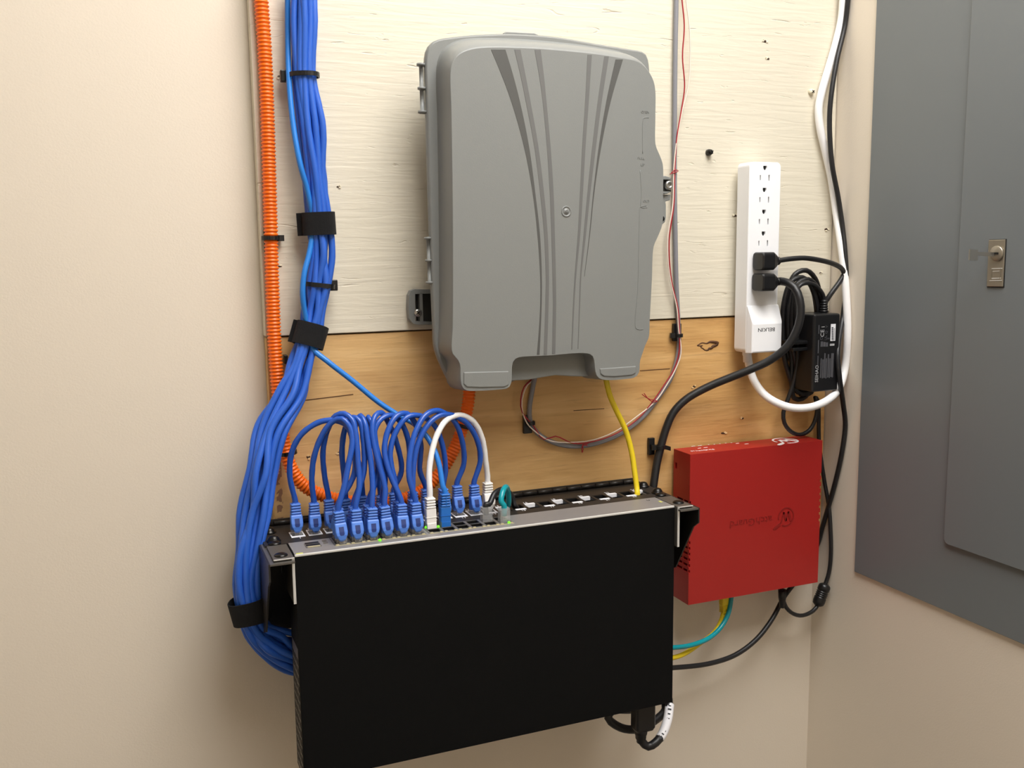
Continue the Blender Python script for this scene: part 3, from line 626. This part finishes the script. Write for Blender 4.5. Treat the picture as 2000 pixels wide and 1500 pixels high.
def ppb(k): return Vector((ppx(k), -.0655 if k % 2 == 0 else -.0595, Z0+.001))
def swb(c, row): return Vector((cols[c], RF if row else RB, Z0+.0015))
CORDS = [
 (1,0,0,[(566,930),(571,880),(592,845),(628,823),(658,822),(678,832),(690,868),(692,925)]),
 (2,0,1,[(609,940),(614,890),(632,845),(652,822),(668,818),(684,836),(688,865),(681,905),(671,955)]),
 (3,1,1,[(634,930),(631,880),(641,836),(656,812),(672,808),(688,820),(695,850),(699,900),(702,950)]),
 (4,1,0,[(672,930),(668,880),(675,835),(690,815),(702,822),(710,862),(710,925)]),
 (5,2,1,[(704,920),(693,870),(694,830),(704,812),(712,825),(718,860),(725,910),(728,955)]),
 (6,2,0,[(738,930),(733,880),(722,835),(719,815),(727,830),(735,880),(737,930)]),
 (7,3,1,[(784,920),(776,870),(763,835),(745,806),(733,812),(727,835),(731,870),(741,910),(752,955)]),
 (8,3,0,[(799,920),(799,870),(785,828),(765,811),(745,818),(732,840),(738,885),(752,930)]),
 (9,4,1,[(820,920),(822,870),(812,830),(795,808),(775,812),(758,840),(751,880),(758,915),(774,955)]),
 (10,4,0,[(870,920),(864,870),(848,830),(820,812),(795,815),(770,850),(762,890),(770,935)]),
 (11,5,1,[(906,905),(901,855),(885,820),(855,802),(832,810),(813,840),(802,880),(799,930)]),
 (12,5,0,[(938,900),(932,860),(910,825),(880,810),(855,813),(832,835),(815,870),(807,920)]),
]
ORD = ['first', 'second', 'third', 'fourth', 'fifth', 'sixth', 'seventh', 'eighth', 'ninth', 'tenth', 'eleventh', 'twelfth']
for port, c, row, mid in CORDS:
    rnd = random.Random(port); b = ppb(port)
    t = thing('patch_cable', 'blue patch cable looping from the %s patch panel port from the left' % ORD[port-1], 'cable', b, 'blue patch cables looped between panel and switch')
    e = swb(c, row)
    p0 = connector(t, b, 'blue', False, (rnd.uniform(-.05, .02), rnd.uniform(-.06, .02)))
    p1 = connector(t, e, 'blue', not row, (rnd.uniform(-.06, 0) if row else rnd.uniform(0, .06), rnd.uniform(-.05, .05)))
    n = len(mid); M = [at(u, v, p0.y+(p1.y-p0.y)*(i+.5)/n) for i, (u, v) in enumerate(mid)]
    q0 = p0+Vector((0, 0, .003)); q1 = p1+Vector((0, 0, .003))
    MB().tube(spline([p0-Vector((0, 0, .004)), q0]+M+[q1, p1-Vector((0, 0, .004))], .004), .0031, 10, lobes=4, amp=.045, twist=380).build('cable', 'blue_patch', t)
b, e = ppb(13), swb(6, 0)
t = thing('patch_cable', 'white patch cable arching over the end of the blue loops', 'cable', b)
p0 = connector(t, b, 'whiteg'); p1 = connector(t, e, 'white', True, (.02, 0))
mid = [(949,905),(942,858),(925,824),(900,811),(875,818),(857,842),(844,880),(838,925)]
M = [at(u, v, p0.y+(p1.y-p0.y)*(i+.5)/len(mid)) for i, (u, v) in enumerate(mid)]
MB().tube(spline([p0-Vector((0, 0, .004)), p0+Vector((0, 0, .008))]+M+[p1+Vector((0, 0, .010)), p1-Vector((0, 0, .004))], .004), .0033, 12, lobes=4, amp=.06, twist=380).build('cable', 'white_pvc', t)
# lighter blue cable leaving the bundle
e = swb(7, 0)
t = thing('ethernet_cable', 'lighter blue cable leaving the bundle at the board seam for the switch', 'cable', e)
p1 = connector(t, e, 'sky', True, (.02, -.03))
L_ = [(562,-45,-.016),(562,60,-.016),(564,150,-.022),(572,240,-.030),(586,320,-.036),(601,375,-.032),(611,437,-.0275),(605,490,-.031),(594,535,-.036),(591,575,-.036),(596,615,-.032),(605,655,-.030),(612,682,-.038),(640,706,-.046),(690,745,-.050),(740,786,-.055),(780,812,-.060),(812,830,-.068),(840,862,-.078),(857,905,-.090),(865,950,-.098)]
MB().tube(spline(pts(L_)+[p1+Vector((0, 0, .006)), p1-Vector((0, 0, .004))], .005), .0030, 10).build('cable', 'sky_pvc', t)
# short teal and black leads with clear plugs
for (lab, m, c, row, mid, end) in (('short teal patch lead hooped at the end of the switch ports', 'teal_pvc', 11, 1, [(979,980,-.112),(982,960,-.106),(988,951,-.095),(992,960,-.084),(993,985,-.074)], ppb(14)),
                                   ('short black patch lead arching beside the teal lead', 'black_rubber', 10, 0, [(955,985,-.099),(966,964,-.092),(982,956,-.082),(998,966,-.072),(1004,985,-.064)], ppb(15))):
    e = swb(c, row); t = thing('patch_cable', lab, 'cable', e)
    o = link('connector', BARE, t)
    p = e+Vector((0, 0, .006))
    MB().tube(spline([p, p+Vector((0, 0, .012))]+[at(*q) for q in mid]+[end+Vector((0, 0, -.004)), end-Vector((0, 0, .012))], .003), .0032, 12).build('cable', m, t)
# yellow cable from the enclosure to the panel
t = thing('ethernet_cable', 'yellow cable hanging from the enclosure to the right end of the patch panel', 'cable', at(1245, 968, -.072))
yp = [at(*q) for q in [(1178,715,-.045),(1183,738,-.048),(1191,772,-.051),(1204,802,-.053),(1221,838,-.055),(1233,880,-.058),(1240,925,-.062),(1244,955,-.066)]]+[atz(1245, 966, Z0), atz(1246, 980, Z0-.012)]
MB().tube(spline(yp, .005), .0034, 12).build('cable', 'yellow_pvc', t)
# grey cable with red and white wires
t = thing('grey_cable', 'grey cable looping round from the ceiling to the bottom of the enclosure', 'cable', at(1130, 874, 0))
gp = [(1322,-60),(1321,0),(1319,100),(1318,200),(1317.5,330),(1319,450),(1321,550),(1325,640),(1325,685),(1312,735),(1290,770),(1255,815),(1210,848),(1160,867),(1120,872),(1080,864),(1050,846),(1036,824),(1034,800),(1040,760),(1045,735,-.02),(1050,710,-.025)]
MB().tube(spline(pts([(*g[:2], g[2] if len(g) > 2 else (-.0045 if g[1] < 615 else -.0025)) for g in gp]), .006), .0030, 10).build('cable', 'gray_pvc', t)
def wire(lab, m, L_):
    tag(MB().tube(spline(pts([(*q[:2], q[2] if len(q) > 2 else -.0085) for q in L_]), .006), .00085, 6).build('bell_wire', m, None, at(1130, 870, 0)), lab, 'wire')
wire('thin red wire wandering beside the grey cable', 'red_wire', [(1329,-40),(1332,0),(1336.5,50),(1333,110),(1337,170),(1330,220),(1322,270),(1318,330),(1316,400),(1307,470),(1311,545),(1324,602),(1327,641),(1326,690),(1316,722),(1297,752),(1278,780),(1248,816),(1205,846),(1160,862),(1120,866),(1085,852),(1062,858),(1042,832),(1020,805),(1017,780),(1024,755),(1037,742),(1050,725)])
wire('thin white wire wandering beside the grey cable', 'white_wire', [(1336,-40),(1340,0),(1347,60),(1348,120),(1344,170),(1331,222),(1321,280),(1316,330),(1314,400),(1303.5,472),(1309,545),(1322,602),(1325,641),(1330,690),(1319,722),(1302,752),(1280,784),(1246,812),(1203,842),(1160,859),(1118,864),(1075,861),(1048,845),(1029,826),(1019,795),(1022,770),(1030,752),(1048,738),(1062,728)])
for (u, v, lab, L_) in ((1318, 335, 'red wire twist tied round the grey cable beside the enclosure latch', [(1311,338),(1318,332),(1325,334),(1318,337),(1308,340)]),
                        (1272, 779, 'red wire twist with two loose tails on the grey cable loop', [(1254,770),(1262,776),(1270,780),(1280,782),(1284,784),(1276,785),(1266,779),(1258,768)]),
                        (1138, 872, 'red wire twist at the lowest point of the grey cable loop', [(1151,864),(1144,868),(1137,872),(1137,884),(1139,878),(1138,868),(1148,871)])):
    tag(MB().tube(spline([at(a, b_, -.0100) for a, b_ in L_], .002), .0006, 6).build('wire_twist', 'red_wire', None, at(u, v, 0)), lab, 'wire tie')
def clip(u0, v0, u1, v1, cu, cv, lab, r=.0046, Y=-.0045, head=10, T=(0, 0, 1)):
    t = thing('cable_clip', lab, 'cable clip', at((u0+u1)/2, v1, .0025))
    MB().box(at(u0, v0, .002), at(u1, v1, -.0030)).build('adhesive_base', 'black_nylon', t, bevel=.0008)
    P = at(cu, cv, Y); seg_tie(None, P, Vector(T), r, head=head).build('strap', 'black_nylon', t)
    return t
clip(1312, 632, 1331, 666, 1325, 655, 'black cable clip holding the grey cable just below the board seam', head=0)
clip(1020, 811, 1040, 846, 1036, 826, 'black cable clip holding the grey cable left of its loop', head=60)
# ================================================================== power strip
ps = thing('power_strip', 'white power strip with six outlets and a white cord', 'power strip', at(1480, 690, 0))
PB, PF, PR = -.010, -.036, -.0465
a0, a1 = at(1462, 317, PF), at(1521, 313, PF); b0, b1 = at(1463.5, 596, PF), at(1524, 596, PF)
xl, xr2 = (a0.x+b0.x)/2-.001, (a1.x+b1.x)/2
zt = a0.z+.001; zb = at(1463, 690, PF).z; zr = at(1463, 596, PF).z
sec = [Vector((x, 0, z)) for x, z in [(a+(xl+xr2)/2, b_+(zt+zb)/2) for a, b_ in rrect(xr2-xl, zt-zb, .006, 5)]]
body = MB().loft([[Vector((p.x, PB, p.z)) for p in sec], [Vector((p.x, PF+.0012, p.z)) for p in sec], [Vector((p.x+(.0008 if p.x < (xl+xr2)/2 else -.0008), PF, p.z+(.0008 if p.z < (zt+zb)/2 else -.0008))) for p in sec]], False).build('body', 'white_plastic', ps, bevel=.0005)
xm = (a0.x+a1.x)/2+.0045
OUT = [(335, 1)]*0
ov = [at(1492, v, PF).z for v in (341, 384, 426.5, 469)]
dz = (ov[0]-ov[3])/3; ov = [ov[0]-dz*k for k in range(6)]
ox = [at(1492.5, v, PF).x for v in (341, 384, 426.5, 469)]; ox = sum(ox)/4
cm = MB()
for z in ov[:4]:
    g = [Vector((ox-.0028, PF-.01, z+.0112)), Vector((ox+.0030, PF-.01, z+.0112)), Vector((ox+.0030, PF-.01, z+.0082)), Vector((ox+.0018, PF-.01, z+.0058)), Vector((ox-.0014, PF-.01, z+.0058)), Vector((ox-.0028, PF-.01, z+.0082))]
    cm.prism(g, (0, .020, 0))
    cm.box((ox-.0078, PF-.01, z-.0072), (ox-.0060, PF+.01, z-.0008)); cm.box((ox+.0056, PF-.01, z-.0078), (ox+.0076, PF+.01, z-.0002))
cut(body, cm)
for z in ov[:4]:
    MB().box((ox-.009, PF+.0025, z-.009), (ox+.009, PF+.003, z+.012)).build('outlet', 'slot_dark', ps)
# raised end carrying the name
R0 = [Vector((x, PF+.002, z)) for x, z in ((xl+.0002, zb+.0002), (xr2+.0006, zb+.0002), (xr2+.0006, zr), (xl+.0002, zr))]
R1 = [Vector((x, PF-.001, z)) for x, z in ((xl+.0004, zb+.0004), (xr2+.0006, zb+.0004), (xr2+.0006, zr-.001), (xl+.0004, zr-.001))]
R2 = [Vector((x, PR+.001, z)) for x, z in ((xl+.0022, zb+.001), (xr2+.0002, zb+.001), (xr2+.0002, zr-.022), (xl+.0022, zr-.022))]
R3 = [Vector((x, PR, z)) for x, z in ((xl+.0040, zb+.003), (xr2-.0012, zb+.003), (xr2-.0012, zr-.025), (xl+.0040, zr-.025))]
MB().loft([R0, R1, R2, R3], False).build('raised_end', 'white_plastic', ps, bevel=.002, seg=3)
text('brand_name', 'BELKIN', .0068, at(1497, 643.5, PR-.0001), (-1, 0, 0), (0, 0, -1), 'ink', ps, .0001, sx=1.25)
MB().lathe(at(1459, 690, -.022), (0, 0, -1), [(-.01, .0062), (.002, .0062), (.004, .0052), (.012, .0048), (.012, .003)], 14).build('strain_relief', 'white_pvc', ps)
wc = [(1459,684,-.022),(1463,712,-.022),(1472,742,-.028),(1490,768,-.042),(1512,784,-.056),(1540,795,-.066),(1570,797,-.070),(1600,790,-.066),(1625,775,-.058),(1640,755,-.048),(1650,720,-.034),(1655,660,-.024),(1654,600,-.018),(1650,540,-.012),(1643,480,-.010),(1634,420,-.009),(1624,350,-.009),(1612,295,-.009),(1601,245,-.009),(1599,210,-.009),(1606,175,-.009),(1621,125,-.009),(1634,80,-.009),(1643,40,-.009),(1647,0,-.009),(1650,-60,-.009)]
MB().tube(spline([pin(u, v, Y, .0062) for u, v, Y in wc], .005), .0052, 14).build('cord', 'white_pvc', ps)
# ================================================================== black cords
bk = thing('black_cable', 'black cable running down the right corner then left under the red box', 'cable', at(1540, 1190, 0))
bl = [(1660,-60,-.014),(1656,0,-.014),(1650,50,-.016),(1634,120,-.018),(1623,190,-.020),(1620,240,-.020),(1625,320,-.022),(1637,385,-.022),(1645,440,-.022),(1651,500,-.024),(1653,560,-.028),(1646,620,-.036),(1636,690,-.060),(1640,740,-.064),(1647,790,-.050),(1651,830,-.040),(1645,880,-.030),(1632,940,-.020),(1618,990,-.012),(1606,1030,-.006),(1597,1062,.002),(1575,1105,.006),(1552,1138,.004),(1530,1168,-.004),(1510,1206,-.012),(1480,1246,-.020),(1440,1277,-.026),(1390,1295,-.032),(1317,1304,-.040),(1200,1308,-.05)]
MB().tube(spline([pin(u, v, Y, .005) for u, v, Y in bl], .006), .0034, 10).build('cable', 'black_rubber', bk)
# switch power cord with plug at the strip
pc = thing('mains_cable', 'thick black power cord from the lower outlet down behind the switch', 'power cord', at(1285, 860, 0))
def rplug(t, u, v, Yb, Yf, hx, hz, nose, ribs):
    c = at(u, v, (Yb+Yf)/2); mb = MB(); hy = abs(Yf-Yb)/2
    def sec(x, ky, kz): return [Vector((x, c.y+a*ky, c.z+b_*kz)) for a, b_ in rrect(2*hy, 2*hz, min(hy, hz)*.35, 3)]
    mb.loft([sec(c.x-hx, .9, .9), sec(c.x-hx+.002, 1, 1), sec(c.x+hx*.35, 1, 1), sec(c.x+hx*.8, .72, .70), sec(c.x+hx, .55, .55), sec(c.x+hx+.001, .45, .40)], False)
    mb.build('plug', 'black_plastic', t, bevel=.0006)
    P = Vector((c.x+hx, c.y, c.z)); prof_ = []; L = .0
    for k in range(ribs): prof_ += [(L, .0058-.0003*k), (L+.0022, .0058-.0003*k), (L+.0022, .0046-.0002*k), (L+.0032, .0046-.0002*k)]; L += .0032
    MB().lathe(P, (1, 0, nose), prof_, 14).build('strain_relief', 'black_plastic', t)
    return P+Vector((1, 0, nose)).normalized()*L
e = rplug(pc, 1496, 551, -.037, -.062, .0135, .0112, .06, 4)
th = [(1538,552,-.062),(1552,562,-.072),(1562,585,-.080),(1564,612,-.082),(1556,645,-.080),(1538,676,-.074),(1505,703,-.062),(1465,722,-.048),(1425,738,-.034),(1380,757,-.020),(1340,780,-.011),(1315,806,-.008),(1300,840,-.008),(1291,872,-.0085),(1284,900,-.010),(1279,930,-.013),(1275,960,-.016),(1272,1000,-.016),(1268,1080,-.014),(1262,1180,-.014),(1262,1290,-.02),(1290,1350,-.035)]
low = [(1235,1385,-.075),(1195,1388,-.085),(1188,1402,-.088),(1212,1421,-.09),(1245,1424,-.09),(1278,1408,-.085),(1300,1385,-.075),(1298,1362,-.068),(1300,1350,-.074),(1306,1366,-.081),(1304,1405,-.098),(1294,1433,-.112),(1281,1450,-.118),(1266,1458,-.116),(1254,1448,-.1135),(1251,1435,-.113)]
cpath = spline([e-Vector((.004, 0, 0))]+[at(*q) for q in th+low], .006)
MB().tube(cpath, .0052, 12).build('cord', 'black_rubber', pc)
lb = spline([at(u, v, Y) for u, v, Y in [(1308,1376,-.085),(1304,1405,-.098),(1294,1433,-.112),(1288,1442,-.115)]], .0015)
wrap = MB().tube(lb, .0058, 16).build('label_wrap', 'label_white', pc)
for k in range(9):
    P = lb[1+int(k*(len(lb)-3)/8)]; N = (CAM-P).normalized(); T = (lb[min(len(lb)-1, 2+int(k*(len(lb)-3)/8))]-P).normalized(); S = N.cross(T)
    MB().obox(P+N*.0063+S*.0006, T*.0010*random.uniform(.6, 1.2), S*.0026*random.uniform(.6, 1), N*.0005).build('printed_mark', 'ink', wrap)
c = at(1256, 1398, -.1135)
ie = MB()
for z0, z1, hw, hd in ((c.z-.018, c.z+.026, .0135, .0085),):
    ie.loft([[Vector((c.x+a*k, -.1135+b_*k, z)) for a, b_ in rrect(2*hw, 2*hd, .003, 3)] for z, k in ((z0, .82), (z0+.004, 1), (z1, 1))], False)
ie.lathe((c.x-.003, -.1135, z0+.001), (0, 0, -1), [(0, .0085), (.006, .0078), (.006, .007), (.012, .0066), (.012, .0055), (.017, .0052)], 14)
ie.build('socket', 'black_plastic', pc, bevel=.0006)
clip(1264, 855, 1279, 888, 1289, 873, 'black cable clip holding the thick black power cord above the rack', .0056, -.0085, -10)
MB_ = MB().obox(at(1301, 874, -.010), (.006, 0, -.002), (0, .002, 0), (0, 0, .0028)); MB_.build('tie_tail', 'black_nylon', [o for o in bpy.data.objects if o.name.startswith('cable_clip')][-1])
# ================================================================== laptop style power adapter
ad = thing('power_adapter', 'black brick power adapter with coiled cord hanging right of the power strip', 'power adapter', at(1600, 765, 0))
q0, q1 = at(1592, 614, -.060), at(1638, 765, -.060)
bodyA = MB().box((q0.x-.001, -.060, q1.z+.002), (q1.x-.001, -.022, q0.z)).build('brick', 'black_plastic', ad, bevel=.003, seg=3)
yl = -.0603
def lab(u0, v0, u1, v1, m, n='printed_mark'):
    MB().box(at(u0, v0, yl), at(u1, v1, yl+.0002)).build(n, m, bodyA)
text('brand_name', 'SEIHAO', .0072, at(1595.5, 730, yl), (0, 0, 1), (-1, 0, 0), 'grey_print', bodyA, .0001, sx=.95)
text('approval_mark', 'CE', .0085, at(1606.5, 651, yl), (0, 0, 1), (-1, 0, 0), 'grey_print', bodyA, .0001)
text('approval_mark', 'I', .0075, at(1608, 638.5, yl), (0, 0, 1), (-1, 0, 0), 'grey_print', bodyA, .0001)
text('approval_mark', 'O', .006, at(1604.5, 661, yl), (0, 0, 1), (-1, 0, 0), 'dim_print', bodyA, .0001)
for u, v, s in ((1614, 649, 'Q'), (1613, 660, 'UL'), (1618, 661, 'E'), (1615, 638, 'V')):
    text('approval_mark', s, .0055, at(u, v, yl), (0, 0, 1), (-1, 0, 0), 'dim_print', bodyA, .0001)
lab(1623, 633, 1631, 665.5, 'label_white', 'serial_sticker')
yl -= .0002
for k in range(13): lab(1624.4, 639+2*k, 1627.6, 640+2*k, 'ink', 'barcode_bar')
lab(1629, 641, 1629.8, 664, 'grey_print')
yl += .0002
lab(1621, 671.5, 1629.5, 675, 'grey_print')
for k, (u, v0, v1) in enumerate(((1599, 635, 652), (1598, 664, 690), (1597, 695, 714), (1603, 700, 738), (1606.5, 702, 739), (1610, 690, 738), (1613, 700, 739), (1617, 692, 737), (1620, 700, 738), (1623.5, 690, 736), (1626, 690, 737))):
    lab(u, v0, u+.8, v1, 'dim_print')
for k in range(3): lab(1603+5*k, 667+k, 1607+5*k, 677, 'dim_print')
MB().lathe(at(1609, 611, -.038)+Vector((0, 0, -.002)), (0, 0, 1), sum([[(k*.0033, .0062-.0003*k), (k*.0033+.0022, .0062-.0003*k), (k*.0033+.0022, .0050-.0002*k), (k*.0033+.0033, .0050-.0002*k)] for k in range(6)], []), 14).build('strain_relief', 'black_plastic', ad)
e = rplug(ad, 1497, 510, -.037, -.060, .0135, .0115, .0, 2)
ac = [(1540,506,-.049),(1570,504,-.050),(1605,509,-.048),(1632,517,-.042),(1645,526,-.036),(1648,535,-.034),(1640,550,-.034),(1622,575,-.034),(1610,595,-.030),(1600,640,-.018),(1590,720,-.014)]
coil = []
for k, (uL, uR, vt, vb) in enumerate(((1533, 1604, 528, 770), (1527, 1596, 542, 782), (1538, 1608, 546, 762), (1545, 1600, 552, 774))):
    coil += [(uL+8, vb-70, -.014-.003*k), (uL+2, (vt+vb)/2, -.014-.004*k), (uL+4, vt+50, -.018-.005*k), ((uL+uR)/2-16, vt+8, -.022-.005*k), ((uL+uR)/2+6, vt, -.024-.005*k), (uR-12, vt+16, -.024-.004*k), (uR-2, vt+56, -.020-.003*k), (uR-2, (vt+vb)/2+20, -.016), ((uL+uR)/2+12, vb-8, -.014), ((uL+uR)/2-10, vb-4, -.014)]
ac += coil
MB().tube(spline([e-Vector((.004, 0, 0))]+[pin(u, v, Y, .005) for u, v, Y in ac], .005), .0034, 10).build('mains_cord', 'black_rubber', ad)
st = at(1609, 590, -.038)
dc = [(1604,570,-.040),(1590,556,-.044),(1572,553,-.046),(1560,560,-.046),(1555,590,-.042),(1556,640,-.036),(1558,700,-.028),(1550,745,-.022),(1538,782,-.020),(1530,806,-.020),(1532,826,-.020),(1545,843,-.020),(1563,849,-.020),(1581,840,-.020),(1592,820,-.020),(1596,795,-.018),(1592,776,-.014),(1597,782,-.010),(1599,805,-.007),(1599,840,-.007),(1600,868,-.008),(1604,900,-.010),(1611,945,-.012),(1619,990,-.014),(1622,1030,-.016),(1623,1080,-.018),(1619,1118,-.020),(1613,1138,-.020),(1598,1180,-.020),(1588,1193,-.022),(1568,1202,-.024),(1550,1199,-.026),(1536,1187,-.026),(1529,1168,-.026),(1527,1150,-.026)]
MB().tube(spline([st-Vector((0, 0, .004)), st+Vector((0, 0, .006))]+[pin(u, v, Y, .0045) for u, v, Y in dc], .005), .0029, 10).build('output_cord', 'black_rubber', ad)
a, b_ = at(1612, 1141, -.020), at(1597, 1181, -.020); L = (b_-a).length
MB().lathe(a, b_-a, [(-.001, .004), (.0015, .0078), (.004, .0086), (L*.3, .0086)]+sum([[(L*(.32+.09*k), .0078), (L*(.36+.09*k), .0078), (L*(.37+.09*k), .0086), (L*(.40+.09*k), .0086)] for k in range(4)], [])+[(L-.005, .0086), (L-.001, .0078), (L+.002, .004)], 18).build('ferrite', 'black_plastic', ad)
MB().lathe(at(1528, 1152, -.026), (.02, 0, -1), [(0, .0058), (.010, .0056), (.020, .0042), (.026, .0036)], 14).build('barrel_plug', 'black_plastic', ad)
tb = MB()
for dzz in (0, .009):
    q = at(1545, 668, -.034)+Vector((0, 0, -dzz)); tb.obox(q+Vector((.014, .004, 0)), (.021, 0, 0), (0, .018, 0), (0, 0, .0024))
tb.build('cord_strap', 'black_nylon', ad, bevel=.001)
# ================================================================== red firewall box
RX0, RX1, RZ0, RZ1, RY = .3013, .5140, Z0-.1666, Z0+.0367, -.0438
rb = thing('firewall_box', 'flat red metal firewall box mounted upside down below the adapter', 'firewall', ((RX0+RX1)/2, 0, RZ0))
rbody = MB().box((RX0, RY, RZ0), (RX1, -.004, RZ1)).build('case', 'red_paint', rb, bevel=.0012, seg=3)
rbody.modifiers.clear()
cm = MB()
def zz(v): return at(1349, v, RY).z
for s, xe in ((1, RX0), (-1, RX1)):
    zs = [zz(982+11.5*k) for k in range(2)]+[zz(1060+11.2*k) for k in range(6)] if s > 0 else [zz(958+13.5*k) for k in range(8)]
    for z in zs:
        cm.box((xe-s*.003, RY+.016, z-.0017), (xe+s*.0060, RY+.030, z+.0017))
        cm.box((xe-s*.003, RY+.0035, z-.0017), (xe+s*.0060, RY+.0135, z+.0017))
        cm.box((xe-s*.003, RY-.003, z-.0019), (xe+s*.0020, RY+.0022, z+.0019))
cm.box((RX0-.003, -.012, RZ1-.026), (RX0+.003, -.0075, RZ1-.0175))
cut(rbody, cm)
md = rbody.modifiers.new('bevel', 'BEVEL'); md.width = .0008; md.segments = 2; md.limit_method = 'ANGLE'; md.angle_limit = 1.0
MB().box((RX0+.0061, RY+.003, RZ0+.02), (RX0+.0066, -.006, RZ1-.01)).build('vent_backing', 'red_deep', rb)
# print on the top face (reads from the wall side)
ZT = RZ1+.0001
def tp(u, v): p = atz(u, v, RZ1); return Vector((p.x, p.y, ZT))
text('model_name', 'Firebox', .0078, tp(1379, 879), (-1, 0, 0), (0, -1, 0), 'white_plastic', rb, .0001, sx=1.0)
text('model_name', 'T10', .0066, tp(1355.5, 880.5), (-1, 0, 0), (0, -1, 0), 'white_plastic', rb, .0001)
for u, v, l in ((1354, 871.5, .006), (1367, 870.5, .006), (1384, 868.5, .0022), (1395, 867.8, .0022), (1406, 866.8, .0022), (1417.5, 865.6, .0022), (1428.5, 864.8, .0022), (1440, 866, .005), (1458, 867, .006), (1366, 875.3, .005), (1378, 874.2, .006)):
    p = tp(u, v); MB().obox(p, (l/2, 0, 0), (0, .0007, 0), (0, 0, .0001)).build('status_mark', 'white_plastic', rb)
def logo(C, R_, U_, N, s, m, parent, th=.0002, name='logo_mark'):
    C = Vector(C); R_, U_, N = Vector(R_), Vector(U_), Vector(N)
    f = lambda x, y: C+R_*x*s+U_*y*s
    A = [f(math.cos(a), math.sin(a)) for a in [math.radians(62+310*k/30) for k in range(31)]]
    B = [f(.86*math.cos(a), .86*math.sin(a)) for a in [math.radians(62+310*k/30) for k in range(31)]]
    mb = MB(); d = N*th
    mb.loft([[a_, b_, b_+d, a_+d] for a_, b_ in zip(A, B)], False)
    for x0, y0, x1, y1, w in ((-.62, .55, -.28, -.5, .13), (-.28, -.5, 0, .42, .08), (0, .42, .28, -.5, .13), (.28, -.5, .62, .55, .08)):
        mb.prism([f(x0-w, y0), f(x0+w, y0), f(x1+w, y1), f(x1-w, y1)], d)
    hx, hy = .72, -.72
    P = []
    for k in range(16):
        a = 2*math.pi*k/16; lx, ly = .52*math.copysign(abs(math.cos(a))**.7, math.cos(a)), .17*math.copysign(abs(math.sin(a))**.7, math.sin(a))
        P.append(f(1.10+lx*.85+ly*.5, .90+lx*.5-ly*.85))
    mb.prism(P, d)
    return mb.build(name, m, parent)
pc_ = tp(1542, 862.5); logo((pc_.x-.001, -.0235, ZT-.0001), (-1, 0, 0), (0, -1, 0), (0, 0, 1), .0180, 'white_plastic', rb)
# pressed name on the front, upside down; relief shade painted in as a darker red
cf = at(1535, 1009, RY)
logo((cf.x, RY+.0001, cf.z), (-1, 0, 0), (0, 0, -1), (0, -1, 0), .0135, 'red_relief_shade', rb, .0007)
n0 = at(1462, 1019, RY)
text('pressed_name', 'atchGuard', .0145, (n0.x+.004, RY+.0001, n0.z), (-1, 0, 0), (0, 0, -1), 'red_relief_shade', rb, .0006, sx=1.12)
# teal and yellow leads under the red box
for (lab_, m, L_, boot) in (('teal cable curving from under the red box to behind the switch', 'teal_pvc', [(1429,1160,-.022),(1427,1178,-.022),(1422,1200,-.023),(1408,1225,-.026),(1385,1246,-.032),(1350,1260,-.040),(1317,1264.5,-.048),(1230,1268,-.06)], None),
                            ('yellow cable curving from under the red box beneath the teal cable', 'yellow_pvc', [(1414,1175,-.016),(1412,1200,-.016),(1406,1218,-.017),(1392,1238,-.020),(1368,1256,-.026),(1342,1274,-.034),(1317,1284,-.042),(1240,1290,-.055)], (1415, 1166, -.016))):
    t = thing('ethernet_cable', lab_, 'cable', at(1317, 1270, -.045))
    MB().tube(spline([at(*q) for q in L_], .005), .0032, 10).build('cable', m, t)
    if boot:
        c = at(*boot); mb = MB()
        mb.loft([[Vector((c.x+a*k, c.y+b_*k, c.z-h)) for a, b_ in rrect(.0125, .010, .002, 3)] for h, k in ((-.006, 1), (.010, 1), (.012, .85), (.024, .62))], False)
        for k in range(4): mb.box((c.x-.0052, c.y-.0046, c.z-.0120-.0027*k), (c.x+.0052, c.y+.0046, c.z-.0136-.0027*k))
        mb.build('boot', 'yellow_pvc', t)
